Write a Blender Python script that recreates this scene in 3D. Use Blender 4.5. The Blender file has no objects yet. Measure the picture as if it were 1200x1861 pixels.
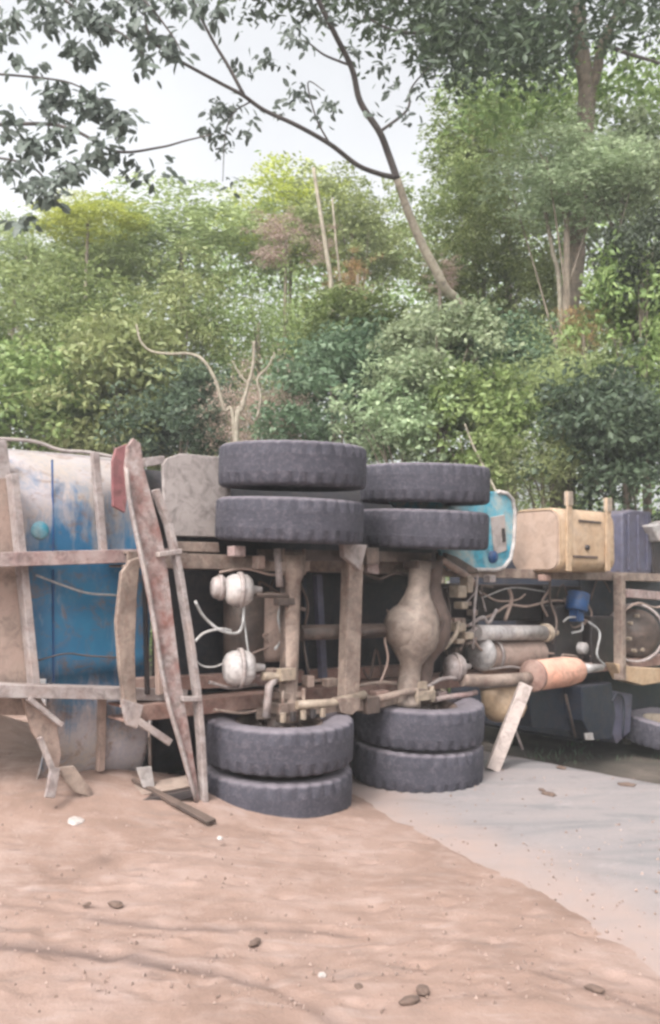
import bpy, math, random
import numpy as np
from mathutils import Vector, Matrix, noise as mnoise

R = math.radians
random.seed(7)
rng = np.random.default_rng(11)
sc = bpy.context.scene

# ------------------------------------------------------------------ camera
F = 1560.0                      # focal length in photo pixels (photo 1200 x 1861)
CAMH = 1.6
PITCH = math.atan((1045 - 930.5) / F)
cd = bpy.data.cameras.new("camera")
cam = bpy.data.objects.new("camera", cd)
sc.collection.objects.link(cam)
cam.location = (0, 0, CAMH)
cam.rotation_euler = (R(90) + PITCH, 0, 0)
cd.sensor_fit = 'VERTICAL'
cd.sensor_height = 24
cd.lens = 24 * F / 1861
cd.clip_start = 0.05
cd.clip_end = 1500
sc.camera = cam

# ------------------------------------------------------------------ world, sun, exposure
world = bpy.data.worlds.new("World")
sc.world = world
world.use_nodes = True
wt = world.node_tree
wt.nodes.clear()
SUN_EL, SUN_AZ = 48, 205          # azimuth clockwise from +Y
sky = wt.nodes.new('ShaderNodeTexSky')
sky.sky_type = 'NISHITA'
sky.sun_disc = False
sky.sun_elevation = R(SUN_EL)
sky.sun_rotation = R(SUN_AZ)
sky.dust_density = 6.0
sky.air_density = 1.0
hsv = wt.nodes.new('ShaderNodeHueSaturation')
hsv.inputs['Saturation'].default_value = 0.12
hsv.inputs['Value'].default_value = 1.0
wtc = wt.nodes.new('ShaderNodeTexCoord')
wn = wt.nodes.new('ShaderNodeTexNoise')
wn.inputs['Scale'].default_value = 2.2
wn.inputs['Detail'].default_value = 5
wr = wt.nodes.new('ShaderNodeMapRange')
wr.inputs['From Min'].default_value = 0.3
wr.inputs['From Max'].default_value = 0.7
wr.inputs['To Min'].default_value = 1.55
wr.inputs['To Max'].default_value = 2.0
wm = wt.nodes.new('ShaderNodeVectorMath')
wm.operation = 'SCALE'
bg = wt.nodes.new('ShaderNodeBackground')
bg.inputs['Strength'].default_value = 0.15
wo = wt.nodes.new('ShaderNodeOutputWorld')
wt.links.new(sky.outputs[0], hsv.inputs['Color'])
wt.links.new(wtc.outputs['Generated'], wn.inputs['Vector'])
wt.links.new(wn.outputs['Fac'], wr.inputs['Value'])
wt.links.new(hsv.outputs[0], wm.inputs[0])
wt.links.new(wr.outputs[0], wm.inputs['Scale'])
wt.links.new(wm.outputs[0], bg.inputs['Color'])
wt.links.new(bg.outputs[0], wo.inputs[0])

sl = bpy.data.lights.new("sun", 'SUN')
sl.energy = 1.35
sl.angle = R(10)
sl.color = (1.0, 0.93, 0.86)
so = bpy.data.objects.new("sun", sl)
sc.collection.objects.link(so)
so.location = (-3, -5, 12)
sdir = Vector((math.sin(R(SUN_AZ)) * math.cos(R(SUN_EL)), math.cos(R(SUN_AZ)) * math.cos(R(SUN_EL)), math.sin(R(SUN_EL))))
so.rotation_euler = (-sdir).to_track_quat('-Z', 'Y').to_euler()

sc.view_settings.view_transform = 'Standard'
sc.view_settings.look = 'None'
sc.view_settings.gamma = 1
sc.view_settings.use_curve_mapping = False
sc.view_settings.exposure = 0.5
sc.render.engine = 'CYCLES'
sc.cycles.use_denoising = True
sc.cycles.max_bounces = 6
sc.cycles.transparent_max_bounces = 4
sc.render.filter_size = 1.5
try:
    sc.cycles.filter_width = 2.8
except Exception:
    pass

# ------------------------------------------------------------------ geometry helpers
def raydir(px, py):
    x = (px - 600) / F
    y = (930.5 - py) / F
    return Vector((x, math.cos(PITCH) - y * math.sin(PITCH), math.sin(PITCH) + y * math.cos(PITCH)))
CP = Vector((0, 0, CAMH))
YAW = R(40)
U = Vector((math.cos(YAW), math.sin(YAW), 0))       # along the truck, tail to cab
N = Vector((-math.sin(YAW), math.cos(YAW), 0))      # from the underside into the truck
W = Vector((0, 0, 1))
O = Vector((-0.33, 6.0, 0))                         # below the rear axle
def at(px, py, Y):
    d = raydir(px, py)
    return CP + d * (Y / d.y)
def gnd(px, py, z=0.0):
    d = raydir(px, py)
    return CP + d * ((z - CAMH) / d.z)
def S(px, py, d=0.0):
    r = raydir(px, py)
    k = (d - N.dot(CP - O)) / N.dot(r)
    return CP + r * k
def C(t, h, d=0.0):
    return O + U * t + N * d + W * h

class MB:
    """collects verts and faces of one mesh"""
    def __init__(s):
        s.v = []; s.f = []; s.sm = []
    def add(s, vs, fs, smooth=False):
        b = len(s.v)
        s.v += [Vector(p) for p in vs]
        for f in fs:
            s.f.append([b + i for i in f]); s.sm.append(smooth)
        return s
    def box(s, c, ax, ay, az):
        """centre and three half vectors"""
        vs = [c + ax * i + ay * j + az * k for i in (-1, 1) for j in (-1, 1) for k in (-1, 1)]
        return s.add(vs, [(0, 1, 3, 2), (4, 6, 7, 5), (0, 4, 5, 1), (2, 3, 7, 6), (0, 2, 6, 4), (1, 5, 7, 3)])
    def bar(s, p, q, wd, th, nrm=None):
        nrm = nrm or N
        d = (q - p); a = d * 0.5
        side = d.cross(nrm).normalized()
        nn = side.cross(d).normalized()
        return s.box((p + q) / 2, a, side * wd / 2, nn * th / 2)
    def channel(s, p, q, wd, th, lip=0.012, nrm=None, flip=-1):
        """C-section beam: web plus two flanges"""
        nrm = nrm or N
        d = q - p
        side = d.cross(nrm).normalized(); nn = side.cross(d).normalized()
        c = (p + q) / 2
        s.box(c + nn * flip * (th / 2 - lip / 2), d * .5, side * wd / 2, nn * lip / 2)
        for k in (-1, 1):
            s.box(c + side * k * (wd / 2 - lip / 2) - nn * flip * lip / 2, d * .5, side * lip / 2, nn * (th / 2 - lip / 2))
        return s
    def tube(s, pts, rad, seg=12, caps=True):
        pts = [Vector(p) for p in pts]
        n = len(pts)
        if not hasattr(rad, '__len__'): rad = [rad] * n
        vs = []; ref = None
        for i, p in enumerate(pts):
            t = (pts[min(i + 1, n - 1)] - pts[max(i - 1, 0)]).normalized()
            if ref is None:
                ref = t.orthogonal().normalized()
            ref = (ref - t * ref.dot(t)).normalized()
            b = t.cross(ref)
            for k in range(seg):
                a = 2 * math.pi * k / seg
                vs.append(p + (ref * math.cos(a) + b * math.sin(a)) * rad[i])
        fs = [(i * seg + k, i * seg + (k + 1) % seg, (i + 1) * seg + (k + 1) % seg, (i + 1) * seg + k) for i in range(n - 1) for k in range(seg)]
        s.add(vs, fs, True)
        if caps:
            b0 = len(s.v) - len(vs)
            s.f.append([b0 + k for k in range(seg)][::-1]); s.sm.append(False)
            s.f.append([b0 + (n - 1) * seg + k for k in range(seg)]); s.sm.append(False)
        return s
    def lathe(s, prof, org, axis, seg=32, closed=False, mod=None, flat=False):
        axis = axis.normalized()
        e1 = axis.orthogonal().normalized(); e2 = axis.cross(e1)
        m = len(prof); vs = []
        for k in range(seg):
            a = 2 * math.pi * k / seg
            dr = e1 * math.cos(a) + e2 * math.sin(a)
            for j, (r, h) in enumerate(prof):
                if mod: r, h = mod(k, j, r, h)
                vs.append(org + dr * r + axis * h)
        fs = []
        for k in range(seg):
            k2 = (k + 1) % seg
            for j in range(m if closed else m - 1):
                j2 = (j + 1) % m
                fs.append((k * m + j, k2 * m + j, k2 * m + j2, k * m + j2))
        return s.add(vs, fs, not flat)
    def plate(s, pix, d, th, curve=None):
        """outline in the chassis plane at offset d, extruded by th away from the camera side"""
        a = [S(x, y, d) for x, y in pix]
        if curve: a = [p + N * curve(p) for p in a]
        b = [p + N * th for p in a]
        n = len(a)
        fs = [list(range(n)), list(range(n, 2 * n))[::-1]]
        fs += [(i, n + i, n + (i + 1) % n, (i + 1) % n) for i in range(n)]
        return s.add(a + b, fs)
    def build(s, name, mat, parent=None, bevel=0.0, label=None, **kw):
        me = bpy.data.meshes.new(name)
        lo = Vector((min(p[i] for p in s.v) for i in range(3)))
        hi = Vector((max(p[i] for p in s.v) for i in range(3)))
        c = (lo + hi) / 2
        if kw.get('foot'): c.z = lo.z
        me.from_pydata([p - c for p in s.v], [], s.f)
        me.polygons.foreach_set('use_smooth', s.sm)
        me.materials.append(mat)
        me.update()
        o = bpy.data.objects.new(name, me)
        sc.collection.objects.link(o)
        par = parent
        if par is not None:
            o.parent = par
            o.location = c - wloc(par)
        else:
            o.location = c
        if bevel:
            b = o.modifiers.new('bevel', 'BEVEL'); b.width = bevel; b.segments = 2; b.limit_method = 'ANGLE'; b.angle_limit = R(40)
        if label: o['label'] = label
        return o

def wloc(o):
    v = o.location.copy(); p = o.parent
    while p: v += p.location; p = p.parent
    return v
def tag(o, label, cat, group=None, kind=None):
    if label: o['label'] = label
    if cat: o['category'] = cat
    if group: o['group'] = group
    if kind: o['kind'] = kind
    return o
def empty(name, loc, parent=None):
    o = bpy.data.objects.new(name, None)
    o.empty_display_size = 0.2
    sc.collection.objects.link(o)
    if parent is not None:
        o.parent = parent; o.location = Vector(loc) - wloc(parent)
    else:
        o.location = loc
    return o
def spline(pts, n=8):
    """Catmull-Rom through the points"""
    P = [Vector(p) for p in pts]
    P = [P[0] * 2 - P[1]] + P + [P[-1] * 2 - P[-2]]
    out = []
    for i in range(1, len(P) - 2):
        for k in range(n):
            t = k / n
            a, b, c, d = P[i - 1], P[i], P[i + 1], P[i + 2]
            out.append(0.5 * ((2 * b) + (c - a) * t + (2 * a - 5 * b + 4 * c - d) * t * t + (3 * b - a - 3 * c + d) * t ** 3))
    out.append(P[-2])
    return out

# ------------------------------------------------------------------ materials
def nodes_of(m):
    m.use_nodes = True
    nt = m.node_tree
    return nt, nt.nodes['Principled BSDF']
def ramp(nt, pts, src):
    r = nt.nodes.new('ShaderNodeValToRGB')
    e = r.color_ramp.elements
    while len(e) < len(pts): e.new(0.5)
    for i, (p, c) in enumerate(pts):
        e[i].position = p; e[i].color = (*c, 1) if len(c) == 3 else c
    nt.links.new(src, r.inputs[0])
    return r.outputs[0]
def noise_node(nt, scale, detail=6, rough=.6, vec=None, dist=0.0):
    n = nt.nodes.new('ShaderNodeTexNoise')
    n.inputs['Scale'].default_value = scale; n.inputs['Detail'].default_value = detail
    n.inputs['Roughness'].default_value = rough; n.inputs['Distortion'].default_value = dist
    if vec: nt.links.new(vec, n.inputs['Vector'])
    return n.outputs['Fac']
def mixc(nt, fac, a, b):
    m = nt.nodes.new('ShaderNodeMix'); m.data_type = 'RGBA'
    if isinstance(fac, float): m.inputs['Factor'].default_value = fac
    else: nt.links.new(fac, m.inputs['Factor'])
    for k, v in (('A', a), ('B', b)):
        i = [q for q in m.inputs if q.name == k and q.type == 'RGBA'][0]
        if isinstance(v, tuple): i.default_value = (*v, 1)
        else: nt.links.new(v, i)
    return [q for q in m.outputs if q.type == 'RGBA'][0]
def maprange(nt, src, a, b, c=0.0, d=1.0):
    m = nt.nodes.new('ShaderNodeMapRange')
    for k, v in zip(('From Min', 'From Max', 'To Min', 'To Max'), (a, b, c, d)): m.inputs[k].default_value = v
    nt.links.new(src, m.inputs['Value'])
    return m.outputs[0]
def mathn(nt, op, a, b=None):
    m = nt.nodes.new('ShaderNodeMath'); m.operation = op
    for i, v in enumerate((a, b)):
        if v is None: continue
        if isinstance(v, (int, float)): m.inputs[i].default_value = v
        else: nt.links.new(v, m.inputs[i])
    return m.outputs[0]
def bump(nt, src, strength, dist, bsdf):
    b = nt.nodes.new('ShaderNodeBump')
    b.inputs['Strength'].default_value = strength; b.inputs['Distance'].default_value = dist
    nt.links.new(src, b.inputs['Height']); nt.links.new(b.outputs[0], bsdf.inputs['Normal'])

DUST = (.36, .255, .215)
def worn(name, c1, c2, rough=.6, metal=0.0, dust=.4, dustc=DUST, scale=7, rust=0.0, topdust=.35, bmp=.45, grime=.55):
    """paint or metal under patchy dust, rust specks and dust lying on faces that look up"""
    m = bpy.data.materials.new(name); nt, b = nodes_of(m)
    geo = nt.nodes.new('ShaderNodeNewGeometry'); pos = geo.outputs['Position']
    n1 = noise_node(nt, scale, 6, .65, pos)
    col = mixc(nt, maprange(nt, n1, .35, .65), c1, c2)
    if rust:
        n3 = noise_node(nt, scale * 2.3, 8, .75, pos, .6)
        col = mixc(nt, maprange(nt, n3, .60 - rust * .2, .82 - rust * .12, 0, .85), col, (.12, .05, .034))
    g1 = noise_node(nt, 11, 8, .72, pos, .8)
    col = mixc(nt, maprange(nt, g1, .46, .66, 0, grime), col, (.045, .032, .028))
    n2 = noise_node(nt, 3.1, 7, .7, pos, .4)
    f = maprange(nt, n2, .72 - dust * .55, .85 - dust * .35)
    sx = nt.nodes.new('ShaderNodeSeparateXYZ'); nt.links.new(geo.outputs['Normal'], sx.inputs[0])
    up = maprange(nt, sx.outputs['Z'], .2, .9, 0, topdust)
    f = mathn(nt, 'MAXIMUM', f, up)
    fine = noise_node(nt, 55, 3, .6, pos)
    f = mathn(nt, 'MULTIPLY', f, maprange(nt, fine, .25, .6, .55, 1.0))
    col = mixc(nt, f, col, dustc)
    nt.links.new(col, b.inputs['Base Color'])
    b.inputs['Metallic'].default_value = metal
    rr = maprange(nt, f, 0, 1, rough, .92)
    nt.links.new(rr, b.inputs['Roughness'])
    bump(nt, mathn(nt, 'ADD', fine, g1), bmp, .006, b)
    return m

M = {}
M['red_primer'] = worn('red primer rail', (.19, .095, .075), (.27, .16, .13), .7, 0, .55, rust=.3)
M['pale_metal'] = worn('pale dusty steel', (.36, .32, .31), (.24, .195, .185), .6, 0, .4, (.38, .31, .28), rust=.5)
M['beige'] = worn('beige dusty beam', (.29, .225, .185), (.16, .115, .095), .7, 0, .4, (.34, .265, .22), rust=.6)
M['pink_beam'] = worn('pinkish worn beam', (.27, .175, .165), (.35, .28, .265), .65, 0, .35, (.40, .31, .285), rust=.5)
M['brown_beam'] = worn('brown dusty sheet', (.25, .18, .15), (.32, .24, .2), .75, 0, .5, rust=.2)
M['dark_iron'] = worn('dark oily iron', (.012, .010, .012), (.03, .022, .022), .5, 0, .12, (.14, .1, .085), topdust=.3)
M['grease'] = worn('brown greasy iron', (.04, .028, .024), (.10, .07, .058), .55, 0, .3, (.24, .17, .135))
M['white_alu'] = worn('dull white aluminium', (.50, .47, .46), (.30, .27, .26), .55, .1, .4, (.5, .42, .38), topdust=.15)
M['diff'] = worn('dusty cast axle housing', (.27, .215, .18), (.15, .11, .09), .65, 0, .35, (.36, .29, .245), rust=.2)
M['diff_dark'] = worn('brown cast flange', (.07, .045, .036), (.12, .08, .066), .7, 0, .1, topdust=.15)
M['cream'] = worn('cream painted metal', (.38, .31, .235), (.22, .165, .125), .5, 0, .35, (.34, .27, .22))
M['orange_tank'] = worn('orange beige tank paint', (.40, .265, .165), (.46, .33, .22), .55, 0, .35, (.40, .31, .24), grime=.35)
M['tank_end'] = worn('pinkish grey tank end', (.34, .24, .185), (.38, .28, .225), .6, 0, .35, (.38, .29, .235), grime=.3)
M['muffler'] = worn('orange muffler shell', (.62, .31, .22), (.55, .31, .23), .6, 0, .2, (.6, .42, .33), rust=.1)
M['blue_bright'] = worn('bright cyan paint', (.03, .26, .37), (.05, .32, .42), .4, 0, .5, (.40, .40, .36))
M['blue_part'] = worn('royal blue paint', (.010, .05, .16), (.015, .075, .21), .4, 0, .1, (.2, .18, .2))
M['navy'] = worn('dark navy sheet', (.007, .011, .022), (.016, .021, .035), .5, 0, .12, (.10, .08, .075), topdust=.2)
M['slate'] = worn('slate purple sheet', (.06, .06, .095), (.095, .09, .13), .5, 0, .3, (.24, .2, .2))
M['side_pale'] = worn('pale beige body side', (.31, .27, .255), (.38, .335, .32), .6, 0, .4, (.38, .31, .28), scale=2)
M['hose'] = worn('pale grey hose', (.42, .42, .42), (.35, .34, .33), .5, 0, .2)
M['wood'] = worn('pale weathered board', (.40, .33, .30), (.48, .40, .37), .8, 0, .3, (.44, .35, .31))
M['white'] = worn('chalky white scrap', (.52, .48, .46), (.44, .40, .38), .7, 0, .1)

M['worn_red'] = worn('worn red and pale striped paint', (.40, .345, .33), (.23, .11, .095), .65, 0, .12, (.36, .28, .25), scale=8, rust=.5)
M['deep'] = worn('body floor in painted shade', (.006, .007, .011), (.014, .014, .02), .55, 0, .05, (.09, .07, .065), topdust=.15)  # near-black colour stands in for shade on the body's forward floor
def body_blue():
    m = bpy.data.materials.new('blue body paint with dust'); nt, b = nodes_of(m)
    geo = nt.nodes.new('ShaderNodeNewGeometry'); pos = geo.outputs['Position']
    sx = nt.nodes.new('ShaderNodeSeparateXYZ'); nt.links.new(pos, sx.inputs[0])
    n1 = noise_node(nt, 2.2, 5, .6, pos, .5)
    blue = mixc(nt, maprange(nt, n1, .3, .7), (.018, .085, .19), (.035, .18, .31))
    # streaks running down the sheet as it used to stand (along N here)
    z = sx.outputs['Z']
    mpp = nt.nodes.new('ShaderNodeMapping'); mpp.inputs['Scale'].default_value = (5, 5, 1.1); nt.links.new(pos, mpp.inputs[0])
    ns = noise_node(nt, 1.8, 8, .7, mpp.outputs[0], .6)
    off = maprange(nt, mathn(nt, 'ADD', n1, ns), .6, 1.4, -.5, .5)
    z2 = mathn(nt, 'ADD', z, off)
    top = maprange(nt, z2, 1.74, 2.10)
    bot = maprange(nt, z2, .95, .62)
    f = mathn(nt, 'MAXIMUM', top, bot)
    n2 = noise_node(nt, 9, 8, .7, pos)
    f = mathn(nt, 'MAXIMUM', f, maprange(nt, n2, .56, .9, 0, .4))
    f = mathn(nt, 'MULTIPLY', f, maprange(nt, noise_node(nt, 40, 4, .6, pos), .2, .6, .7, 1.0))
    f = mathn(nt, 'MAXIMUM', f, maprange(nt, ns, .55, .72, 0, .55))
    dust = mixc(nt, maprange(nt, noise_node(nt, 1.3, 4, .6, pos), .4, .6), (.40, .355, .365), (.33, .28, .245))
    col = mixc(nt, f, blue, dust)
    nt.links.new(col, b.inputs['Base Color'])
    nr_ = noise_node(nt, 6, 9, .78, pos, .7)
    col = mixc(nt, maprange(nt, nr_, .52, .66, 0, .8), col, (.17, .10, .07))
    nt.links.new(col, b.inputs['Base Color'])
    nt.links.new(maprange(nt, f, 0, 1, .38, .85), b.inputs['Roughness'])
    bump(nt, noise_node(nt, 3.5, 3, .5, pos), .35, .03, b)
    return m
M['body_blue'] = body_blue()

def tyre_mat():
    m = bpy.data.materials.new('dusty tyre rubber'); nt, b = nodes_of(m)
    geo = nt.nodes.new('ShaderNodeNewGeometry'); pos = geo.outputs['Position']
    n1 = noise_node(nt, 5, 7, .7, pos); n2 = noise_node(nt, 30, 6, .75, pos, 1.0)
    col = mixc(nt, maprange(nt, n1, .3, .7), (.026, .025, .036), (.050, .047, .062))
    f = maprange(nt, n2, .48, .74, 0, .5)
    sx = nt.nodes.new('ShaderNodeSeparateXYZ'); nt.links.new(geo.outputs['Normal'], sx.inputs[0])
    f = mathn(nt, 'MAXIMUM', f, maprange(nt, sx.outputs['Z'], .35, .8, 0, .8))
    f = mathn(nt, 'MULTIPLY', f, maprange(nt, n1, .3, .6, .5, 1.0))
    col = mixc(nt, f, col, (.19, .165, .185))
    nt.links.new(col, b.inputs['Base Color'])
    b.inputs['Roughness'].default_value = .85
    tc = nt.nodes.new('ShaderNodeTexCoord')
    wv = nt.nodes.new('ShaderNodeTexWave'); wv.inputs['Scale'].default_value = 9; wv.inputs['Distortion'].default_value = 9; wv.inputs['Detail'].default_value = 4
    wv.bands_direction = 'Z'; nt.links.new(tc.outputs['Object'], wv.inputs['Vector'])
    bump(nt, mathn(nt, 'ADD', mathn(nt, 'MULTIPLY', wv.outputs['Fac'], .16), n2), .55, .008, b)
    return m
M['tyre'] = tyre_mat()

def leaf_mat(name, c1, c2, c3, trans=.35):
    m = bpy.data.materials.new(name); m.use_nodes = True; nt = m.node_tree; nt.nodes.clear()
    out = nt.nodes.new('ShaderNodeOutputMaterial')
    geo = nt.nodes.new('ShaderNodeNewGeometry'); oi = nt.nodes.new('ShaderNodeObjectInfo')
    big = noise_node(nt, .9, 3, .6, geo.outputs['Position'])
    r = ramp(nt, [(0.0, c1), (.55, c2), (1.0, c3)], geo.outputs['Random Per Island'])
    c = mixc(nt, maprange(nt, big, .35, .7), r, mixc(nt, .5, r, c3))
    h = nt.nodes.new('ShaderNodeHueSaturation')
    nt.links.new(c, h.inputs['Color'])
    nt.links.new(maprange(nt, oi.outputs['Random'], 0, 1, 1.1, 1.65), h.inputs['Value'])
    nt.links.new(maprange(nt, oi.outputs['Random'], 0, 1, .485, .515), h.inputs['Hue'])
    d = nt.nodes.new('ShaderNodeBsdfPrincipled'); t = nt.nodes.new('ShaderNodeBsdfTranslucent')
    d.inputs['Roughness'].default_value = .5
    nt.links.new(h.outputs[0], d.inputs['Base Color']); nt.links.new(h.outputs[0], t.inputs['Color'])
    mx = nt.nodes.new('ShaderNodeMixShader'); mx.inputs[0].default_value = trans
    nt.links.new(d.outputs[0], mx.inputs[1]); nt.links.new(t.outputs[0], mx.inputs[2])
    nt.links.new(mx.outputs[0], out.inputs[0])
    return m
L = {
    'yellow': leaf_mat('yellow green leaves', (0.189, 0.23, 0.041), (0.324, 0.365, 0.068), (0.459, 0.486, 0.108)),
    'olive': leaf_mat('olive leaves', (0.115, 0.142, 0.054), (0.189, 0.223, 0.088), (0.297, 0.324, 0.149)),
    'green': leaf_mat('mid green leaves', (0.080, 0.120, 0.036), (0.145, 0.200, 0.060), (0.27, 0.32, 0.13)),
    'blue': leaf_mat('blue green leaves', (0.055, 0.110, 0.058), (0.105, 0.180, 0.095), (0.235, 0.325, 0.205)),
    'dark': leaf_mat('dark green leaves', (0.034, 0.061, 0.038), (0.061, 0.095, 0.054), (0.108, 0.149, 0.088)),
    'pale': leaf_mat('pale grey green leaves', (0.12, 0.165, 0.085), (0.215, 0.270, 0.15), (0.40, 0.45, 0.29)),
    'dusty': leaf_mat('brownish dry leaves', (0.189, 0.135, 0.101), (0.324, 0.243, 0.189), (0.513, 0.405, 0.351)),
    'rust': leaf_mat('dry orange brown leaves', (.15, .085, .035), (.27, .16, .07), (.38, .26, .14)),
    'lime': leaf_mat('light yellowish green leaves', (.12, .165, .055), (.20, .255, .09), (.34, .38, .18)),
    'hang': leaf_mat('grey green hanging leaves', (0.038, 0.05, 0.042), (0.062, 0.078, 0.062), (0.11, 0.135, 0.11), 0.3),
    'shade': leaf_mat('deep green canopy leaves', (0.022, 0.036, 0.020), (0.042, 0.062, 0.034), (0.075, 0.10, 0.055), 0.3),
}
M['bark_pale'] = worn('pale bark', (.42, .37, .29), (.30, .26, .20), .85, 0, .2, (.5, .45, .36), scale=9, topdust=0)
M['bark_dark'] = worn('dark bark', (.07, .06, .06), (.12, .10, .09), .9, 0, .1, scale=9, topdust=0)
M['bark_mid'] = worn('grey brown bark', (.19, .155, .12), (.27, .22, .17), .9, 0, .2, scale=9, topdust=0)

# ------------------------------------------------------------------ numpy noise for the ground
def vnoise(x, y, seed=0):
    r = np.random.default_rng(seed).random((256, 256))
    xi = np.floor(x).astype(int); yi = np.floor(y).astype(int)
    fx = x - xi; fy = y - yi
    fx = fx * fx * (3 - 2 * fx); fy = fy * fy * (3 - 2 * fy)
    g = lambda a, b: r[a % 256, b % 256]
    return (g(xi, yi) * (1 - fx) + g(xi + 1, yi) * fx) * (1 - fy) + (g(xi, yi + 1) * (1 - fx) + g(xi + 1, yi + 1) * fx) * fy
def fbm(x, y, f=1.0, o=5, seed=0, g=.5):
    a = 1; s = 0; t = 0
    for i in range(o):
        s = s + a * (vnoise(x * f + 17 * i, y * f + 31 * i, seed + i) - .5); t += a
        a *= g; f *= 2.03
    return s / t
def sstep(a, b, x):
    t = np.clip((x - a) / (b - a), 0, 1)
    return t * t * (3 - 2 * t)
EN = np.array((.745, .667)); ED = np.array((.667, -.745)); EP = np.array((1.5, 7.9))    # far road edge
def road_s(x, y): return (x - EP[0]) * EN[0] + (y - EP[1]) * EN[1]
def ground_z(x, y):
    s = road_s(x, y)
    z = -.03 - .30 * sstep(.05, .8, s) + .55 * sstep(2.5, 9, s) + .02 * sstep(0, -8, s)
    z = z + fbm(x, y, .8, 4, 3) * .12 * sstep(.1, 1.5, s)
    z = z - .25 * sstep(-7.0, -8.5, s)
    return z
def grid_mesh(name, X, Y, Z, mat, kind='structure', smooth=True):
    n, m = X.shape
    v = np.stack([X, Y, Z], -1).reshape(-1, 3)
    i = np.arange(n * m).reshape(n, m)
    q = np.stack([i[:-1, :-1], i[1:, :-1], i[1:, 1:], i[:-1, 1:]], -1).reshape(-1, 4)
    me = bpy.data.meshes.new(name)
    fill(me, v, q, smooth)
    me.materials.append(mat)
    o = bpy.data.objects.new(name, me); sc.collection.objects.link(o)
    o['kind'] = kind
    return o
def fill(me, v, q, smooth=False):
    me.vertices.add(len(v)); me.vertices.foreach_set('co', v.astype(np.float32).ravel())
    k = q.shape[1]
    me.loops.add(q.size); me.loops.foreach_set('vertex_index', q.astype(np.int32).ravel())
    me.polygons.add(len(q))
    me.polygons.foreach_set('loop_start', np.arange(0, q.size, k, dtype=np.int32))
    me.polygons.foreach_set('loop_total', np.full(len(q), k, dtype=np.int32))
    me.polygons.foreach_set('use_smooth', np.full(len(q), smooth, dtype=bool))
    me.update(calc_edges=True)

# ground materials
def sand_mat():
    m = bpy.data.materials.new('orange pink sandy soil'); nt, b = nodes_of(m)
    pos = nt.nodes.new('ShaderNodeNewGeometry').outputs['Position']
    n1 = noise_node(nt, .9, 5, .6, pos, .6); n2 = noise_node(nt, 5, 8, .65, pos, .3); n3 = noise_node(nt, 60, 5, .7, pos)
    c = ramp(nt, [(.28, (.20, .132, .105)), (.5, (.272, .185, .150)), (.7, (.31, .222, .19))], n1)
    c = mixc(nt, maprange(nt, n2, .48, .72, 0, .6), c, (.38, .285, .25))
    c = mixc(nt, maprange(nt, n2, .45, .28, 0, .55), c, (.20, .14, .115))
    mp = nt.nodes.new('ShaderNodeMapping'); mp.inputs['Rotation'].default_value = (0, 0, R(20)); mp.inputs['Scale'].default_value = (1.2, 5.5, 1)
    nt.links.new(pos, mp.inputs[0])
    n5 = noise_node(nt, 1.6, 6, .7, mp.outputs[0], .5)
    c = mixc(nt, maprange(nt, n5, .56, .70, 0, .6), c, (.21, .16, .14))
    c = mixc(nt, maprange(nt, n5, .45, .33, 0, .4), c, (.37, .295, .27))
    c = mixc(nt, maprange(nt, n3, .55, .8, 0, .4), c, (.2, .14, .115))
    nt.links.new(c, b.inputs['Base Color']); b.inputs['Roughness'].default_value = .95
    b.inputs['Specular IOR Level'].default_value = .15
    at_ = nt.nodes.new('ShaderNodeAttribute'); at_.attribute_name = 'darkened'
    c = mixc(nt, mathn(nt, 'MULTIPLY', at_.outputs['Fac'], .9), c, (.125, .09, .08))  # shade of the ruts painted into the soil colour, plus short dark marks
    nt.links.new(c, b.inputs['Base Color'])
    bump(nt, mathn(nt, 'ADD', n3, n2), .6, .012, b)
    return m
def road_mat():
    m = bpy.data.materials.new('dusty worn road surface'); nt, b = nodes_of(m)
    pos = nt.nodes.new('ShaderNodeNewGeometry').outputs['Position']
    mp = nt.nodes.new('ShaderNodeMapping'); mp.inputs['Rotation'].default_value = (0, 0, R(48)); mp.inputs['Scale'].default_value = (1, 3, 1)
    nt.links.new(pos, mp.inputs[0])
    n1 = noise_node(nt, .8, 5, .6, mp.outputs[0], .8); n2 = noise_node(nt, 4, 7, .7, pos, .4); n3 = noise_node(nt, 90, 4, .7, pos)
    c = ramp(nt, [(.3, (.165, .162, .165)), (.48, (.24, .216, .216)), (.66, (.28, .242, .235))], n1)
    c = mixc(nt, maprange(nt, n2, .56, .74, 0, .7), c, (.145, .125, .13))
    c = mixc(nt, maprange(nt, n2, .42, .28, 0, .6), c, (.33, .29, .285))
    c = mixc(nt, maprange(nt, n3, .5, .8, 0, .5), c, (.13, .12, .125))
    at_ = nt.nodes.new('ShaderNodeAttribute'); at_.attribute_name = 'dust'
    dv = mathn(nt, 'MULTIPLY', at_.outputs['Fac'], maprange(nt, n2, .3, .6, .5, 1.0))
    c = mixc(nt, dv, c, (.33, .245, .215))
    nt.links.new(c, b.inputs['Base Color']); b.inputs['Roughness'].default_value = .9
    b.inputs['Specular IOR Level'].default_value = .2
    bump(nt, mathn(nt, 'ADD', n3, n2), .5, .008, b)
    return m
def verge_mat():
    m = bpy.data.materials.new('damp verge soil'); nt, b = nodes_of(m)
    pos = nt.nodes.new('ShaderNodeNewGeometry').outputs['Position']
    n1 = noise_node(nt, 2, 7, .7, pos); n2 = noise_node(nt, 25, 6, .7, pos)
    c = ramp(nt, [(.35, (.045, .038, .03)), (.55, (.09, .07, .058)), (.7, (.14, .11, .092))], n1)
    c = mixc(nt, maprange(nt, n2, .5, .8, 0, .6), c, (.05, .06, .03))
    nt.links.new(c, b.inputs['Base Color']); b.inputs['Roughness'].default_value = .95
    bump(nt, n2, .8, .02, b)
    return m

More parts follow.
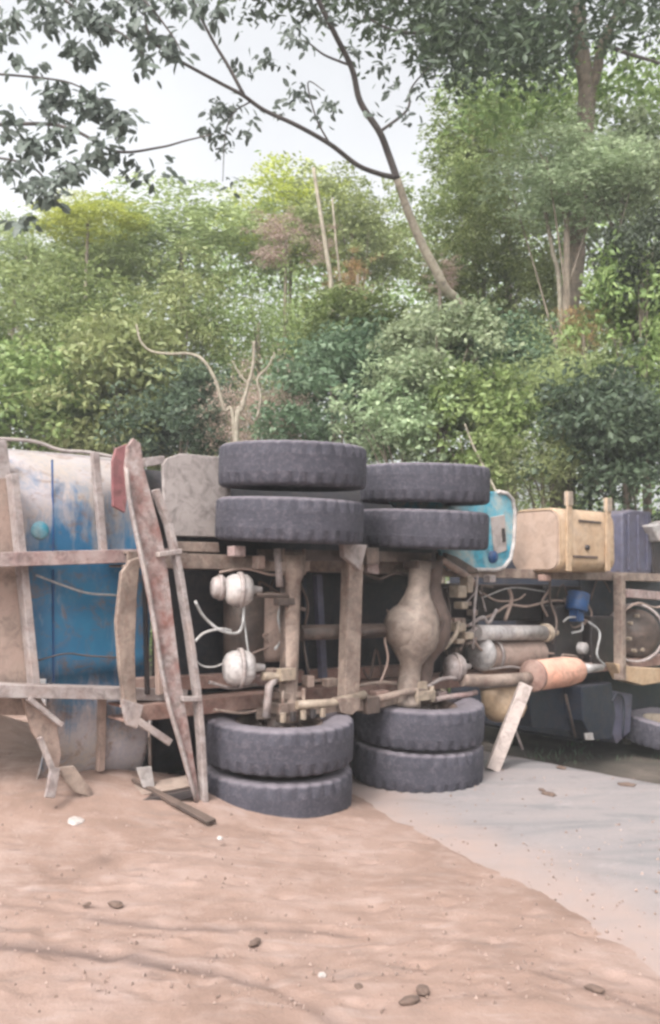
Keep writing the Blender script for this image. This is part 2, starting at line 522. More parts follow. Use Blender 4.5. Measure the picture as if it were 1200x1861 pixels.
a = np.linspace(-4.6, 4.6, 260); cs = np.sinh(a); cs = cs / cs[-1] * 260
A, B = np.meshgrid(cs, cs, indexing='ij')
GX = EP[0] + A * EN[0] + B * ED[0]; GY = EP[1] + A * EN[1] + B * ED[1]
grid_mesh('ground', GX, GY, ground_z(GX, GY), verge_mat())

ss = np.concatenate([np.linspace(-7.5, -.02, 190), [0.0, 0.012]]); rr = np.concatenate([np.linspace(-60, -6, 60)[:-1], np.linspace(-6, 9, 300), np.linspace(9, 60, 50)[1:]])
A, B = np.meshgrid(ss, rr, indexing='ij')
wob = fbm(B, B * 0 + 3, 1.3, 4, 8) * .22 * sstep(-2, 0, A)
GX = EP[0] + (A + wob) * EN[0] + B * ED[0]; GY = EP[1] + (A + wob) * EN[1] + B * ED[1]
Z = .006 + fbm(GX, GY, 1.2, 5, 5) * .02 - sstep(-.25, .0, A) * .02
Z[-1, :] -= .12
road = grid_mesh('road', GX, GY, Z, road_mat())
RX, RY = GX, GY

# spilled soil over the road: covers everything on the near left of a wandering edge
edge_px = [(560, 1412), (640, 1446), (720, 1496), (800, 1545), (870, 1580), (930, 1600), (1010, 1652), (1080, 1700), (1150, 1722), (1230, 1760), (1330, 1830), (1500, 1960)]
edge = np.array([gnd(x, y)[:2] for x, y in edge_px])
edge = np.vstack([[-3.5, 10.5], [-.5, 7.6], edge, [3.2, .2]])
def edge_dist(x, y):
    """signed distance to the soil edge, positive on the soil side"""
    best = np.full(x.shape, 1e9); sgn = np.ones(x.shape)
    for i in range(len(edge) - 1):
        p, q = edge[i], edge[i + 1]; d = q - p; l2 = d @ d
        t = np.clip(((x - p[0]) * d[0] + (y - p[1]) * d[1]) / l2, 0, 1)
        dx = x - p[0] - t * d[0]; dy = y - p[1] - t * d[1]
        r = np.hypot(dx, dy); cr = d[0] * (y - p[1]) - d[1] * (x - p[0])
        w = r < best
        best = np.where(w, r, best); sgn = np.where(w, np.where(cr < 0, 1.0, -1.0), sgn)
    return best * sgn
dd = .24 + edge_dist(RX, RY) + fbm(RX, RY, 1.1, 5, 21) * .35 + fbm(RX, RY, 3, 4, 9) * .35
at0 = road.data.attributes.new('dust', 'FLOAT', 'POINT')
at0.data.foreach_set('value', (.85 * np.clip(1 + (dd - .05) / .5, 0, 1) ** 1.5).astype(np.float32).ravel())
def ridge(x, y, pts, wdt, amp):
    z = np.zeros_like(x)
    P = [gnd(a, b)[:2] for a, b in pts]
    best = np.full(x.shape, 1e9); side = np.zeros_like(x)
    for i in range(len(P) - 1):
        p, q = np.array(P[i]), np.array(P[i + 1]); d = q - p
        t = np.clip(((x - p[0]) * d[0] + (y - p[1]) * d[1]) / (d @ d), 0, 1)
        dx = x - p[0] - t * d[0]; dy = y - p[1] - t * d[1]; r = np.hypot(dx, dy)
        w = r < best; best = np.where(w, r, best)
        side = np.where(w, np.sign(d[0] * (y - p[1]) - d[1] * (x - p[0])) * r, side)
    # a low shoulder on the far side, a rut on the near one
    rut = np.exp(-((side + wdt * .3) / (wdt * .75)) ** 2)
    global RUT
    if RUT is not None and RUT.shape == x.shape: RUT = np.maximum(RUT, rut * min(1, amp / .02))  # mask that paints groove shade along the rut
    return amp * (.35 * np.exp(-((side - wdt * .9) / wdt) ** 2) - .55 * rut)
RUT = None
def soil_z(x, y):
    n = fbm(x, y, 1.1, 5, 21) * .35
    ed = edge_dist(x, y) + n + .34
    z = -.04 + .07 * sstep(-.15, .7, ed) + .03 * sstep(.3, 2.2, ed)
    k = sstep(.1, .6, ed)
    z = z + k * (fbm(x, y, 1.3, 4, 31, .42) * .06 + fbm(x, y, 7, 4, 41, .62) * .016)
    cx, cy = -1.95, 5.75
    q = np.hypot((x - cx) / 1.25, (y - cy) / .75)
    z = z + .30 * np.exp(-q ** 2 * 1.1)
    z = z + .45 * np.exp(-(((x + 3.0) / 1.0) ** 2 + ((y - 7.0) / .8) ** 2))
    q = np.hypot((x + 2.2) / .9, (y - 4.65) / .5)
    z = z + .07 * np.exp(-q ** 2)
    z = z + ridge(x, y, [(-160, 1740), (40, 1748), (160, 1756), (290, 1778), (400, 1790), (480, 1805), (560, 1840), (640, 1900)], .05, .022)
    z = z + ridge(x, y, [(-60, 1668), (80, 1675), (200, 1697), (340, 1712), (420, 1708), (560, 1702), (640, 1708)], .04, .015)
    z = z + ridge(x, y, [(990, 1790), (1100, 1825), (1220, 1865)], .03, .014)
    z = z - 1.2 * sstep(-.15, .1, road_s(x, y)) * sstep(-1.2, -.4, x)
    z = z + ridge(x, y, [(60, 1650), (150, 1648), (230, 1645)], .03, .016)
    return z
gx = np.linspace(-6.5, 5.5, 520); gy = np.concatenate([np.linspace(.3, 2.6, 60)[:-1], np.linspace(2.6, 7.2, 330), np.linspace(7.2, 10.5, 60)[1:]])
X, Y = np.meshgrid(gx, gy, indexing='ij')
RUT = np.zeros_like(X)
Z = soil_z(X, Y)
for k in range(70):
    px = rng.uniform(0, 1150); py = rng.uniform(1520, 1850)
    if px > 560 + (py - 1480) * 2.2: continue
    g = gnd(px, py); a_ = rng.uniform(-.5, .2); ln = rng.uniform(.02, .07); wd = rng.uniform(.010, .022)
    u_ = (X - g.x) * math.cos(a_) + (Y - g.y) * math.sin(a_); v_ = -(X - g.x) * math.sin(a_) + (Y - g.y) * math.cos(a_)
    mk = np.exp(-(u_ / ln) ** 2 - (v_ / wd) ** 2) * rng.uniform(.3, .8)
    RUT = np.maximum(RUT, mk); Z -= mk * .012
RUT *= np.clip(.75 + 2.2 * fbm(X, Y, 2.5, 4, 55), .1, 1)
# small clods and footprints lie in the relief
for k in range(240):
    px = rng.uniform(-20, 1200); py = rng.uniform(1480, 1860) if k % 3 else rng.uniform(1640, 1860)
    g = gnd(px, py); rr_ = rng.uniform(.012, .05); am = rng.uniform(.004, .013) * (1 if rng.random() < .5 else -1)
    Z += am * np.exp(-(((X - g.x) / (rr_ * 1.6)) ** 2 + ((Y - g.y) / rr_) ** 2))
soil = grid_mesh('sandy_soil', X, Y, Z, sand_mat())
at0 = soil.data.attributes.new('darkened', 'FLOAT', 'POINT'); at0.data.foreach_set('value', RUT.astype(np.float32).ravel())  # painted rut shade together with the short dark marks
RUT = None
def floor_z(x, y):
    x = np.array([x]); y = np.array([y])
    s = road_s(x, y)[0]
    base = ground_z(x, y)[0] if s > 0 else .006
    return max(base, soil_z(x, y)[0])

# ------------------------------------------------------------------ the overturned truck
truck = empty('overturned_truck', O)
tag(truck, 'overturned blue dump truck lying on its side across the road, dusty underside facing us', 'truck')
LEAN = R(3)
AX = (W * math.cos(LEAN) - N * math.sin(LEAN)).normalized()

# wheels ---------------------------------------------------------------
def tyre_mb(RO=.515, RI=.285, TW=.30, seg=160):
    h = TW / 2
    prof = [(RI, -h * .62), (RI + .03, -h * .80), (RI + .10, -h * .98), (RO - .08, -h), (RO - .028, -h * .97), (RO - .006, -h * .88),
            (RO, -h * .78), (RO + .002, -h * .40), (RO + .002, -h * .39), (RO + .002, -h * .36), (RO + .002, -h * .35), (RO + .002, -h * .03), (RO + .002, -h * .02),
            (RO + .002, h * .02), (RO + .002, h * .03), (RO + .002, h * .35), (RO + .002, h * .36), (RO + .002, h * .39), (RO + .002, h * .40), (RO, h * .78),
            (RO - .006, h * .88), (RO - .028, h * .97), (RO - .08, h), (RI + .10, h * .98), (RI + .03, h * .80), (RI, h * .62), (RI - .01, 0)]
    def mod(k, j, r, hh):
        if j in (4, 5, 6, 19, 20, 21) and k % 5 < 2: r -= .020
        if 7 < j < 18: hh += .002 * (1 if (k // 2) % 2 else -1)
        return r, hh
    m = MB(); m.lathe(prof, Vector((0, 0, 0)), W, seg, closed=True, mod=mod)
    return m
def rim_mb(side):
    """disc wheel, dish opening towards +side"""
    m = MB()
    s = side
    m.lathe([(.29, -.11), (.30, -.115), (.30, -.095), (.272, -.08), (.262, 0), (.272, .08), (.30, .095), (.30, .115), (.29, .11), (.262, .10), (.252, .05 * s), (.235, .035 * s), (.17, .075 * s), (.11, .075 * s), (.10, .06 * s), (0.001, .06 * s)], Vector((0, 0, 0)), W, 40)
    return m
def nuts_mb(side):
    m = MB()
    for k in range(10):
        a = k * math.pi / 5
        m.lathe([(.001, .10 * side), (.016, .10 * side), (.018, .07 * side)], Vector((math.cos(a) * .14, math.sin(a) * .14, 0)), W, 6, flat=True)
    m.lathe([(.001, .15 * side), (.06, .145 * side), (.085, .12 * side), (.09, .055 * side)], Vector((0, 0, 0)), W, 20)
    return m
def build_local(mb, name, mat, parent, loc, rot):
    me = bpy.data.meshes.new(name); me.from_pydata(mb.v, [], mb.f); me.polygons.foreach_set('use_smooth', mb.sm); me.materials.append(mat)
    o = bpy.data.objects.new(name, me); sc.collection.objects.link(o); o.parent = parent; o.location = loc; o.rotation_mode = 'QUATERNION'; o.rotation_quaternion = rot
    return o
ZERO = Vector((0, 0, 0))
def qrot(axis, spin): return W.rotation_difference(axis) @ Matrix.Rotation(spin, 3, 'Z').to_quaternion()
protos = {}
def wheel(center, axis, spin, side, scale=1.0, rim_mat=None, label=None):
    w = empty('wheel', center, truck)
    w.rotation_mode = 'QUATERNION'; w.rotation_quaternion = qrot(axis, spin); w.scale = (scale,) * 3
    idq = Matrix.Identity(3).to_quaternion()
    rm = rim_mat or M['grease']
    if side not in protos:
        protos[side] = (build_local(tyre_mb(), 'tyre', M['tyre'], w, ZERO, idq), build_local(rim_mb(side), 'rim', rm, w, ZERO, idq), build_local(nuts_mb(side), 'hub', M['grease'], w, ZERO, idq))
    else:
        for p in protos[side]:
            c = p.copy(); sc.collection.objects.link(c); c.parent = w
            if c.name.startswith('rim'):
                c.material_slots[0].link = 'OBJECT'; c.material_slots[0].material = rm
    if label: w['label'] = label
    return w
def wheel_at(t, h, side, spin, dd=0.0, tilt=0.0, **k):
    ax = (AX + U * math.tan(R(tilt))).normalized()
    return wheel(C(t, h, -(h - 1.2) * math.tan(LEAN) + dd), ax, spin, side, **k)
wheel_at(0, .145, -1, .3, label='outer tyre resting on the soil')
wheel_at(0, .485, 1, 1.1)
wheel_at(.03, 1.975, -1, 2.1)
wheel_at(.04, 2.35, 1, .8, tilt=-1.2, label='topmost tyre at the rear')
wheel_at(1.38, .150, -1, 1.9)
wheel_at(1.38, .465, 1, .2)
wheel_at(1.37, 1.96, -1, .5)
wheel_at(1.37, 2.315, 1, 2.9, tilt=-1)

# dump body -------------------------------------------------------------
def u_sheet(t0, t1, prof, nt_, th, dent=.012, seed=1):
    """curved sheet with thickness, profile (h, d) swept along the truck"""
    m = MB(); n = len(prof); vs = []
    ts = np.linspace(t0, t1, nt_)
    for layer in (0, 1):
        for t in ts:
            for j, (h, d) in enumerate(prof):
                p = C(t, h, d + layer * th)
                k = mnoise.noise(Vector((t * 1.3, h * 1.7, seed))) * dent * 2
                vs.append(p + N * k)
    K = nt_ * n; fs = []
    for i in range(nt_ - 1):
        for j in range(n - 1):
            a_ = i * n + j
            fs.append((a_, a_ + 1, a_ + n + 1, a_ + n)); fs.append((K + a_, K + a_ + n, K + a_ + n + 1, K + a_ + 1))
    for i in range(nt_ - 1):
        for j in (0, n - 1):
            a_ = i * n + j; fs.append((a_, a_ + n, K + a_ + n, K + a_))
    for j in range(n - 1):
        for i in (0, nt_ - 1):
            a_ = i * n + j; fs.append((a_, a_ + 1, K + a_ + 1, K + a_))
    m.add(vs, fs, True)
    return m
bprof = []
for k in range(0, 13):
    a_ = math.pi / 2 * k / 12
    bprof.append((.12 + .55 * (1 - math.cos(math.pi / 2 - a_)) if False else .62 - .5 * math.cos(a_), .95 - .5 * math.sin(a_)))
bprof += [(.62 + (1.98 - .62) * k / 12, .45) for k in range(1, 12)]
for k in range(0, 13):
    a_ = math.pi / 2 * k / 12
    bprof.append((1.98 + .46 * math.sin(a_), .45 + .5 * (1 - math.cos(a_))))
full = [(.12, 1.9)] + bprof + [(2.44, 1.9)]
body = empty('dump_body', C(-1.8, .2, .6), truck)
tcut = (S(78, 1300, .5) - O).dot(U)
ku = next(i for i, q in enumerate(full) if q[0] > .93)
u_sheet(-3.6, -.78, full[ku:], 50, .02, .02).build('body_shell', M['body_blue'], body)
u_sheet(tcut, -.78, full[:ku + 1], 24, .02, .02).build('body_shell', M['body_blue'], body)
def side_prof(dz=0): return [(.16, 1.9)] + [(min(max(h, .16), 2.36), d + .06) for h, d in bprof] + [(2.36, 1.9)]
u_sheet(-.72, 2.15, side_prof(), 30, .02, .008, 4).build('body_front_shell', M['deep'], body)  # forward floor of the blue body, its shade painted in as colour
# pale side panel seen between the ladder frame and the rear tyres
MB().plate([(296, 845), (305, 832), (330, 824), (398, 830), (420, 832), (420, 977), (316, 974), (300, 940)], .38, .03).build('side_panel', M['side_pale'], body, .006)
MB().plate([(262, 832), (300, 828), (302, 842), (268, 848)], .40, .05).build('corner_cap', M['pale_metal'], body, .005)
# ribs
def rib(p, q, w=.03, th=.05, mat='pale_metal', d=None, name='rib'):
    return MB().bar(p, q, w, th).build(name, M[mat], body, .004)
rib(S(172, 822, .40), S(188, 1008, .40), .045)
rib(S(186, 1262, .40), S(182, 1400, .46), .045, mat='brown_beam')
rib(S(95, 835, .45), S(97, 1010, .45), .009, .02, 'blue_part', name='seam')
rib(S(97, 1035, .45), S(97, 1240, .45), .009, .02, 'blue_part', name='seam')
rib(S(22, 862, .36), S(62, 1248, .36), .045, .10)
MB().plate([(-40, 870), (22, 868), (48, 1010), (58, 1245), (48, 1300), (-40, 1300)], .42, .04).build('tail_sheet', M['brown_beam'], body, .006)
MB().plate([(-60, 800), (12, 800), (20, 850), (22, 1000), (8, 1010), (-60, 1010)], .46, .05).build('tail_frame', M['pale_metal'], body, .006)
MB().lathe([(.001, -.012), (.045, -.012), (.058, 0), (.06, .03)], S(73, 964, .44), N, 24).build('round_plug', M['blue_bright'], body)
# curving outer lip along the top
MB().tube(spline([S(-30, 796, .75), S(60, 802, .78), S(110, 818, .76), S(160, 822, .74), S(215, 832, .72)], 6), .012, 10).build('top_lip', M['side_pale'], body)
MB().plate([(205, 838), (212, 815), (232, 806), (236, 870), (228, 932), (206, 920)], .30, .03).build('bent_flap', worn('dark red rusty sheet', (.20, .07, .075), (.28, .12, .12), .7, 0, .2), body, .004)

# body longitudinals with their dusty faces
for nm, y0, y1, hh in (('body_runner', 1019, 1008, .085), ('body_runner', 1252, 1262, .075)):
    m = MB(); m.channel(S(-70, y0, .30), S(330, y1, .30), hh, .16, .014, flip=-1); m.build(nm, M['pink_beam'] if y0 < 1100 else M['pale_metal'], body, .004)
# wire hanging across the blue floor
MB().tube(spline([S(66, 1045, .36), S(110, 1062, .36), S(160, 1078, .36), S(212, 1082, .34)]), .007, 8).build('wire', M['hose'], body)
MB().tube(spline([S(70, 1200, .38), S(120, 1188, .38), S(160, 1192, .38), S(215, 1195, .34)]), .005, 6).build('wire', M['grease'], body)

# curved mud strip
m = MB()
m.plate([(222, 1040), (238, 1018), (256, 1012), (250, 1080), (246, 1180), (248, 1262), (252, 1300), (240, 1318), (228, 1290), (218, 1215), (212, 1130)], .10, .04)
m.build('bent_strip', M['beige'], truck, .006)
MB().bar(S(236, 1300, .08), S(310, 1350, .06), .045, .03).build('bent_strip', M['pale_metal'], truck, .005)
MB().plate([(222, 1270), (262, 1282), (250, 1325), (232, 1318)], .06, .04).build('bracket', M['pale_metal'], truck, .005)
MB().bar(S(284, 1020, .16), S(290, 1262, .16), .035, .05).build('cross_brace', M['brown_beam'], truck, .004)
MB().bar(S(262, 1020, .2), S(268, 1262, .2), .02, .04).build('cross_brace', M['dark_iron'], truck, .004)

# the ladder-like tail frame standing on the ground
lad = empty('tail_ladder_frame', S(365, 1470, -.02), truck)
m = MB()
m.plate([(228, 852), (232, 812), (243, 796), (256, 806), (262, 850), (277, 905), (296, 980), (306, 1040), (319, 1150), (330, 1240), (342, 1310), (366, 1466), (356, 1458), (326, 1350), (308, 1290), (292, 1215), (272, 1090), (250, 985), (234, 905)], -.02, .03)
m.build('channel_web', M['worn_red'], lad, .004)
MB().tube(spline([S(230, 850, -.04), S(236, 905, -.04), S(252, 985, -.04), S(274, 1090, -.04), S(294, 1215, -.04), S(310, 1290, -.04), S(328, 1350, -.04), S(358, 1462, -.04)], 4), .014, 8).build('channel_edge', M['pale_metal'], lad)
seq = [(282, 890), (306, 952), (325, 1040), (343, 1150), (358, 1262), (365, 1345), (371, 1474)]
m = MB()
for a_, b_ in zip(seq[:-1], seq[1:]):
    m.bar(S(*a_, -.03), S(*b_, -.03), .034, .07)
m.build('outer_bar', M['pale_metal'], lad, .004)
for (x0, y0, x1, y1) in ((286, 1008, 328, 1002), (330, 1270, 364, 1270)):
    MB().bar(S(x0, y0, -.05), S(x1, y1, -.05), .03, .05).build('rung', M['pale_metal'], lad, .004)

# broken pieces at the lower left
MB().plate([(40, 1262), (70, 1262), (104, 1315), (112, 1372), (106, 1402), (92, 1380), (60, 1330)], .28, .04).build('torn_bracket', M['brown_beam'], truck, .005)
m = MB(); m.bar(S(50, 1268, .24), S(112, 1318, .24), .03, .05); m.bar(S(72, 1340, .22), S(98, 1404, .20), .03, .04); m.bar(S(100, 1395, .2), S(90, 1450, .16), .06, .03)
m.build('torn_edge', M['pale_metal'], truck, .005)
MB().plate([(108, 1395), (135, 1392), (165, 1432), (172, 1452), (138, 1440), (118, 1420)], .22, .03).build('torn_bracket', M['beige'], truck, .005)
MB().tube([S(272, 1340, .2), S(274, 1412, .2)], .012, 8).build('hanger_rod', M['grease'], truck)
MB().plate([(249, 1396), (276, 1393), (282, 1430), (262, 1432)], .16, .02).build('light_plate', M['white_alu'], truck, .004)

# chassis rails -----------------------------------------------------------
m = MB(); m.channel(C(-1.1, 1.70, .29), C(1.65, 1.655, .29), .10, .26, .016); m.build('chassis_rail', M['beige'], truck, .004)
m = MB(); m.channel(C(1.66, 1.632, .20), C(5.6, 1.565, .20), .085, .24, .016); m.build('chassis_rail', M['beige'], truck, .004)
m = MB(); m.channel(C(-1.1, .735, .27), C(5.6, .66, .27), .10, .26, .016); m.build('chassis_rail', M['red_primer'], truck, .004)
m = MB(); m.channel(C(-1.0, .885, .36), C(1.7, .80, .36), .09, .12, .014); m.build('sub_rail', M['red_primer'], truck, .004)
MB().plate([(318, 984), (398, 986), (400, 1004), (322, 1002)], .16, .1).build('rail_plate', M['beige'], truck, .004)
MB().plate([(322, 1010), (400, 1010), (400, 1030), (326, 1030)], .18, .08).build('rail_plate', M['orange_tank'], truck, .004)

# rear axle -----------------------------------------------------------------
ax1 = empty('rear_axle', C(0, 1.2, 0), truck)
MB().lathe([(.001, .60), (.085, .60), (.085, .66), (.065, .70), (.062, 1.55), (.085, 1.62), (.085, 1.74), (.001, 1.74)], C(.02, 0, 0), AX, 24).build('axle_tube', M['beige'], ax1)
m = MB(); m.bar(C(-.02, .86, -.06), C(-.03, 1.62, -.06), .05, .05); m.build('axle_strap', M['grease'], ax1, .004)
for h in (.70, 1.66):
    m = MB()
    m.box(C(.02, h, -.02), U * .13, N * .10, W * .035); m.box(C(.02, h + .08, -.02), U * .09, N * .08, W * .02)
    for sx_ in (-1, 1):
        m.tube([C(.02 + sx_ * .09, h - .06, -.1), C(.02 + sx_ * .09, h + .12, -.1)], .014, 8)
    m.build('spring_seat', M['beige'], ax1, .004)
MB().tube([C(-.22, .66, -.12), C(-.2, .86, -.12), C(-.14, .9, -.1)], .028, 10).build('shock_absorber', M['pale_metal'], ax1)
MB().tube([C(-.10, 1.52, -.1), C(-.12, 1.78, -.1)], .025, 10).build('shock_absorber', M['pale_metal'], ax1)
# s-cams and slack adjusters
m = MB(); m.tube([C(-.30, 1.47, -.1), C(-.02, 1.455, -.1)], .018, 8); m.box(C(-.06, 1.42, -.11), U * .08, N * .025, W * .025); m.tube([C(-.06, 1.40, -.1), C(.12, 1.36, -.1)], .014, 8)
m.build('brake_lever', M['grease'], ax1, .003)
m = MB(); m.tube([C(-.24, .93, -.1), C(-.02, .90, -.1)], .03, 8); m.box(C(-.05, .93, -.11), U * .06, N * .03, W * .04)
m.build('brake_lever', M['cream'], ax1, .003)

# brake chambers
def chamber(px, py, d, r, ln, ax=None, mat='white_alu', parent=None):
    c = empty('brake_chamber', S(px, py, d), parent or truck)
    ax = ax or (U * .85 + N * -.35).normalized()
    p = S(px, py, d)
    MB().lathe([(.001, -ln), (r * .55, -ln), (r * .85, -ln * .8), (r, -ln * .45), (r, -.012)], p, ax, 28).build('can', M[mat], c)
    MB().lathe([(r, -.012), (r * 1.14, -.012), (r * 1.14, .016), (r, .016)], p, ax, 28, closed=True).build('clamp_ring', M['pale_metal'], c)
    MB().lathe([(r, .016), (r * .97, ln * .5), (r * .7, ln * .8), (.03, ln * .85), (.02, ln * 1.5), (.001, ln * 1.5)], p, ax, 28).build('rear_cover', M[mat], c)
    return c
chamber(436, 1072, -.05, .105, .10)
chamber(437, 1214, -.05, .115, .11)
chamber(400, 1068, .02, .075, .06, mat='pale_metal')
# big round reservoir between them, partly in shade
MB().lathe([(.001, -.30), (.10, -.29), (.15, -.24), (.155, .22), (.10, .28), (.001, .29)], S(445, 1145, .32), W, 28).build('air_reservoir', M['grease'], truck)
MB().lathe([(.001, -.25), (.09, -.24), (.12, -.19), (.12, .20), (.08, .25), (.001, .26)], S(492, 1140, .25), W, 24).build('air_reservoir', M['brown_beam'], truck)
# hoses
for pts, r in (([(355, 1093), (372, 1122), (402, 1146), (432, 1150), (442, 1130), (443, 1095)], .010), ([(355, 1165), (372, 1150), (400, 1143), (420, 1146)], .009), ([(350, 1195), (368, 1210), (390, 1212), (405, 1206)], .006),
               ([(440, 1240), (452, 1200), (448, 1160), (444, 1128)], .007)):
    MB().tube(spline([S(x, y, -.06 + .02 * (i % 2)) for i, (x, y) in enumerate(pts)], 6), r, 8).build('air_hose', M['hose'], truck)
# propeller shaft between the axles
MB().tube([C(.18, 1.19, .04), C(1.15, 1.17, .04)], .055, 16).build('intermediate_shaft', M['grease'], truck)

# cross members
cmr = empty('cross_member', C(.62, 1.2, -.12), truck)
m = MB(); m.channel(S(641, 1008, -.12), S(633, 1278, -.12), .135, .09, .012, flip=-1); m.build('beam', M['beige'], cmr, .004)
m = MB(); m.plate([(624, 988), (668, 990), (664, 1006), (656, 1038), (646, 1028), (626, 1012)], -.20, .05); m.build('top_lug', M['pale_metal'], cmr, .004)
m = MB(); m.plate([(612, 1268), (655, 1268), (655, 1286), (640, 1300), (622, 1296)], -.20, .05); m.build('bottom_lug', M['beige'], cmr, .004)
MB().bar(S(577, 1045, .24), S(587, 1232, .24), .055, .05).build('cross_bar', M['slate'], truck, .004)
MB().bar(S(552, 1050, .3), S(556, 1232, .3), .03, .04).build('cross_bar', M['navy'], truck, .004)
m = MB(); m.plate([(668, 1010), (688, 1024), (690, 1044), (668, 1040)], -.05, .04); m.build('gusset', M['pink_beam'], truck, .004)

# leaf springs: stacks of arched leaves joining the two axles
def leafspring(h, d, mat, nl=5, t0=-.18, t1=1.55):
    e = empty('leaf_spring', C((t0 + t1) / 2, h, d), truck)
    for k in range(nl):
        m = MB(); L_ = (t1 - t0) * (.5 - .075 * k); mid = (t0 + t1) / 2
        pts = [(mid + L_ * x, d + .10 * (x * x) - .022 * k) for x in np.linspace(-1, 1, 13)]
        for (ta, da), (tb, db) in zip(pts[:-1], pts[1:]):
            m.bar(C(ta, h, da - .03), C(tb, h, db - .03), .075, .016)
        m.build('leaf', M[mat], e)
    m = MB(); m.box(C(mid_ := (t0 + t1) / 2, h, d - .08), U * .06, W * .06, N * .09); m.build('clamp', M['grease'], e, .004)
leafspring(.66, -.02, 'beige')
leafspring(1.74, -.02, 'grease')
m = MB(); m.tube([C(.02, .72, -.14), C(.30, .71, -.17), C(.62, .74, -.16)], .03, 10); m.build('torque_rod', M['cream'], truck)
m = MB(); m.tube([C(.72, .69, -.15), C(1.05, .72, -.15), C(1.34, .71, -.12)], .026, 10); m.build('torque_rod', M['beige'], truck)
for k in range(5):
    MB().lathe([(.001, -.03), (.022, -.03), (.022, .03), (.001, .03)], C(-.12 + .085 * k, .655, -.17), W, 6, flat=True).build('bolt', M['dark_iron'] if k % 2 else M['cream'], ax1)

# drive axle with its differential -----------------------------------------------
ax2 = empty('drive_axle', C(1.38, 1.2, 0), truck)
c2 = S(748, 1140, -.05)
t2 = (c2 - O).dot(U); h2 = c2.z
AXD = (AX + U * .10).normalized()
hous = [(.001, .60), (.11, .60), (.11, .64), (.085, .68), (.085, .86), (.10, .92), (.15, .985), (.205, 1.05), (.228, 1.12), (.23, 1.20), (.215, 1.29), (.17, 1.37), (.135, 1.44), (.105, 1.52), (.088, 1.60), (.08, 1.72), (.001, 1.72)]
hous = [(r_ * (.86 if .9 < h_ < 1.4 else .80 if 1.4 <= h_ < 1.6 else 1), h_) for r_, h_ in hous]
MB().lathe(hous, C(t2 - .12, 0, -.02), AXD, 40).build('housing', M['diff'], ax2)
MB().lathe([(.001, -.20), (.07, -.195), (.13, -.17), (.175, -.12), (.195, -.04), (.195, .02), (.001, .02)], C(t2 - .04, h2 + .0, -.05), (N + U * .55).normalized(), 36).build('cover', M['diff'], ax2)
MB().lathe([(r_ * .98, h_ + .01) for r_, h_ in hous], C(t2 + .06, 0, .02), AXD, 40).build('flange', M['diff_dark'], ax2)
MB().lathe([(.20, -.012), (.232, -.012), (.232, .012), (.20, .012)], C(t2 + .055, h2 + .01, -.015), (U - N * .35).normalized(), 36, closed=True).build('flange_ring', M['grease'], ax2)
MB().lathe([(.235, -.02), (.225, .08), (.15, .14), (.10, .20), (.09, .30), (.001, .30)], C(t2 + .12, h2 + .03, -.01), (U + N * .1).normalized(), 32).build('pinion_housing', M['diff_dark'], ax2)
for k in range(12):
    a_ = k * math.pi / 6
    e1 = W; e2 = (N + U * .25).normalized()
    MB().lathe([(.001, -.015), (.014, -.015), (.014, .015), (.001, .015)], C(t2 + .075, h2 + .03, -.02) + e1 * math.cos(a_) * .232 + e2 * math.sin(a_) * .232, U, 6, flat=True).build('bolt', M['cream'], ax2)
m = MB(); m.box(C(t2 + .04, .675, -.08), U * .10, W * .035, N * .09); m.box(C(t2 + .02, .73, -.1), U * .05, W * .05, N * .05)
m.tube([C(t2 - .05, .62, -.15), C(t2 - .05, .74, -.15)], .02, 8); m.tube([C(t2 + .12, .62, -.15), C(t2 + .12, .74, -.15)], .02, 8)
m.build('spring_seat', M['cream'], ax2, .004)
m = MB(); m.box(C(t2 + .06, 1.68, -.08), U * .10, W * .03, N * .08); m.box(C(t2 + .16, 1.64, -.05), U * .05, W * .05, N * .05)
m.build('spring_seat', M['grease'], ax2, .004)
# yellowish castings and yoke to the right of it
m = MB()
for px, py, a_, b_, c_ in ((832, 1075, .05, .05, .06), (848, 1062, .035, .07, .05), (838, 1100, .04, .03, .05), (828, 1140, .07, .035, .06), (845, 1155, .05, .03, .06), (830, 1165, .045, .02, .05)):
    MB().box(S(px, py, -.02), U * a_, W * b_, N * c_).build('yoke', M['cream'], ax2, .012)
m = MB(); m.tube(spline([S(800, 1015, -.02), S(822, 1030, -.02), S(845, 1045, -.02), S(862, 1060, 0)]), .03, 10); m.build('brake_pipe', M['brown_beam'], ax2)
m = MB(); m.tube([S(868, 1046, -.05), S(862, 1110, -.05), S(860, 1180, -.05)], .012, 8); m.build('brake_pipe', M['pale_metal'], ax2)
for (pts, r, mt) in (([(775, 1250), (800, 1235), (830, 1232), (858, 1238)], .016, 'pale_metal'), ([(790, 1272), (820, 1266), (850, 1262), (866, 1258)], .022, 'pink_beam'),
                     ([(805, 1180), (820, 1165), (830, 1150), (834, 1130)], .02, 'cream')):
    MB().tube(spline([S(x, y, -.1) for x, y in pts], 5), r, 10).build('control_rod', M[mt], truck)
chamber(828, 1212, -.06, .10, .09, mat='pale_metal')
MB().plate([(810, 1004), (832, 1012), (868, 1034), (872, 1042), (832, 1040), (815, 1026)], .02, .12).build('bracket', M['grease'], truck, .008)

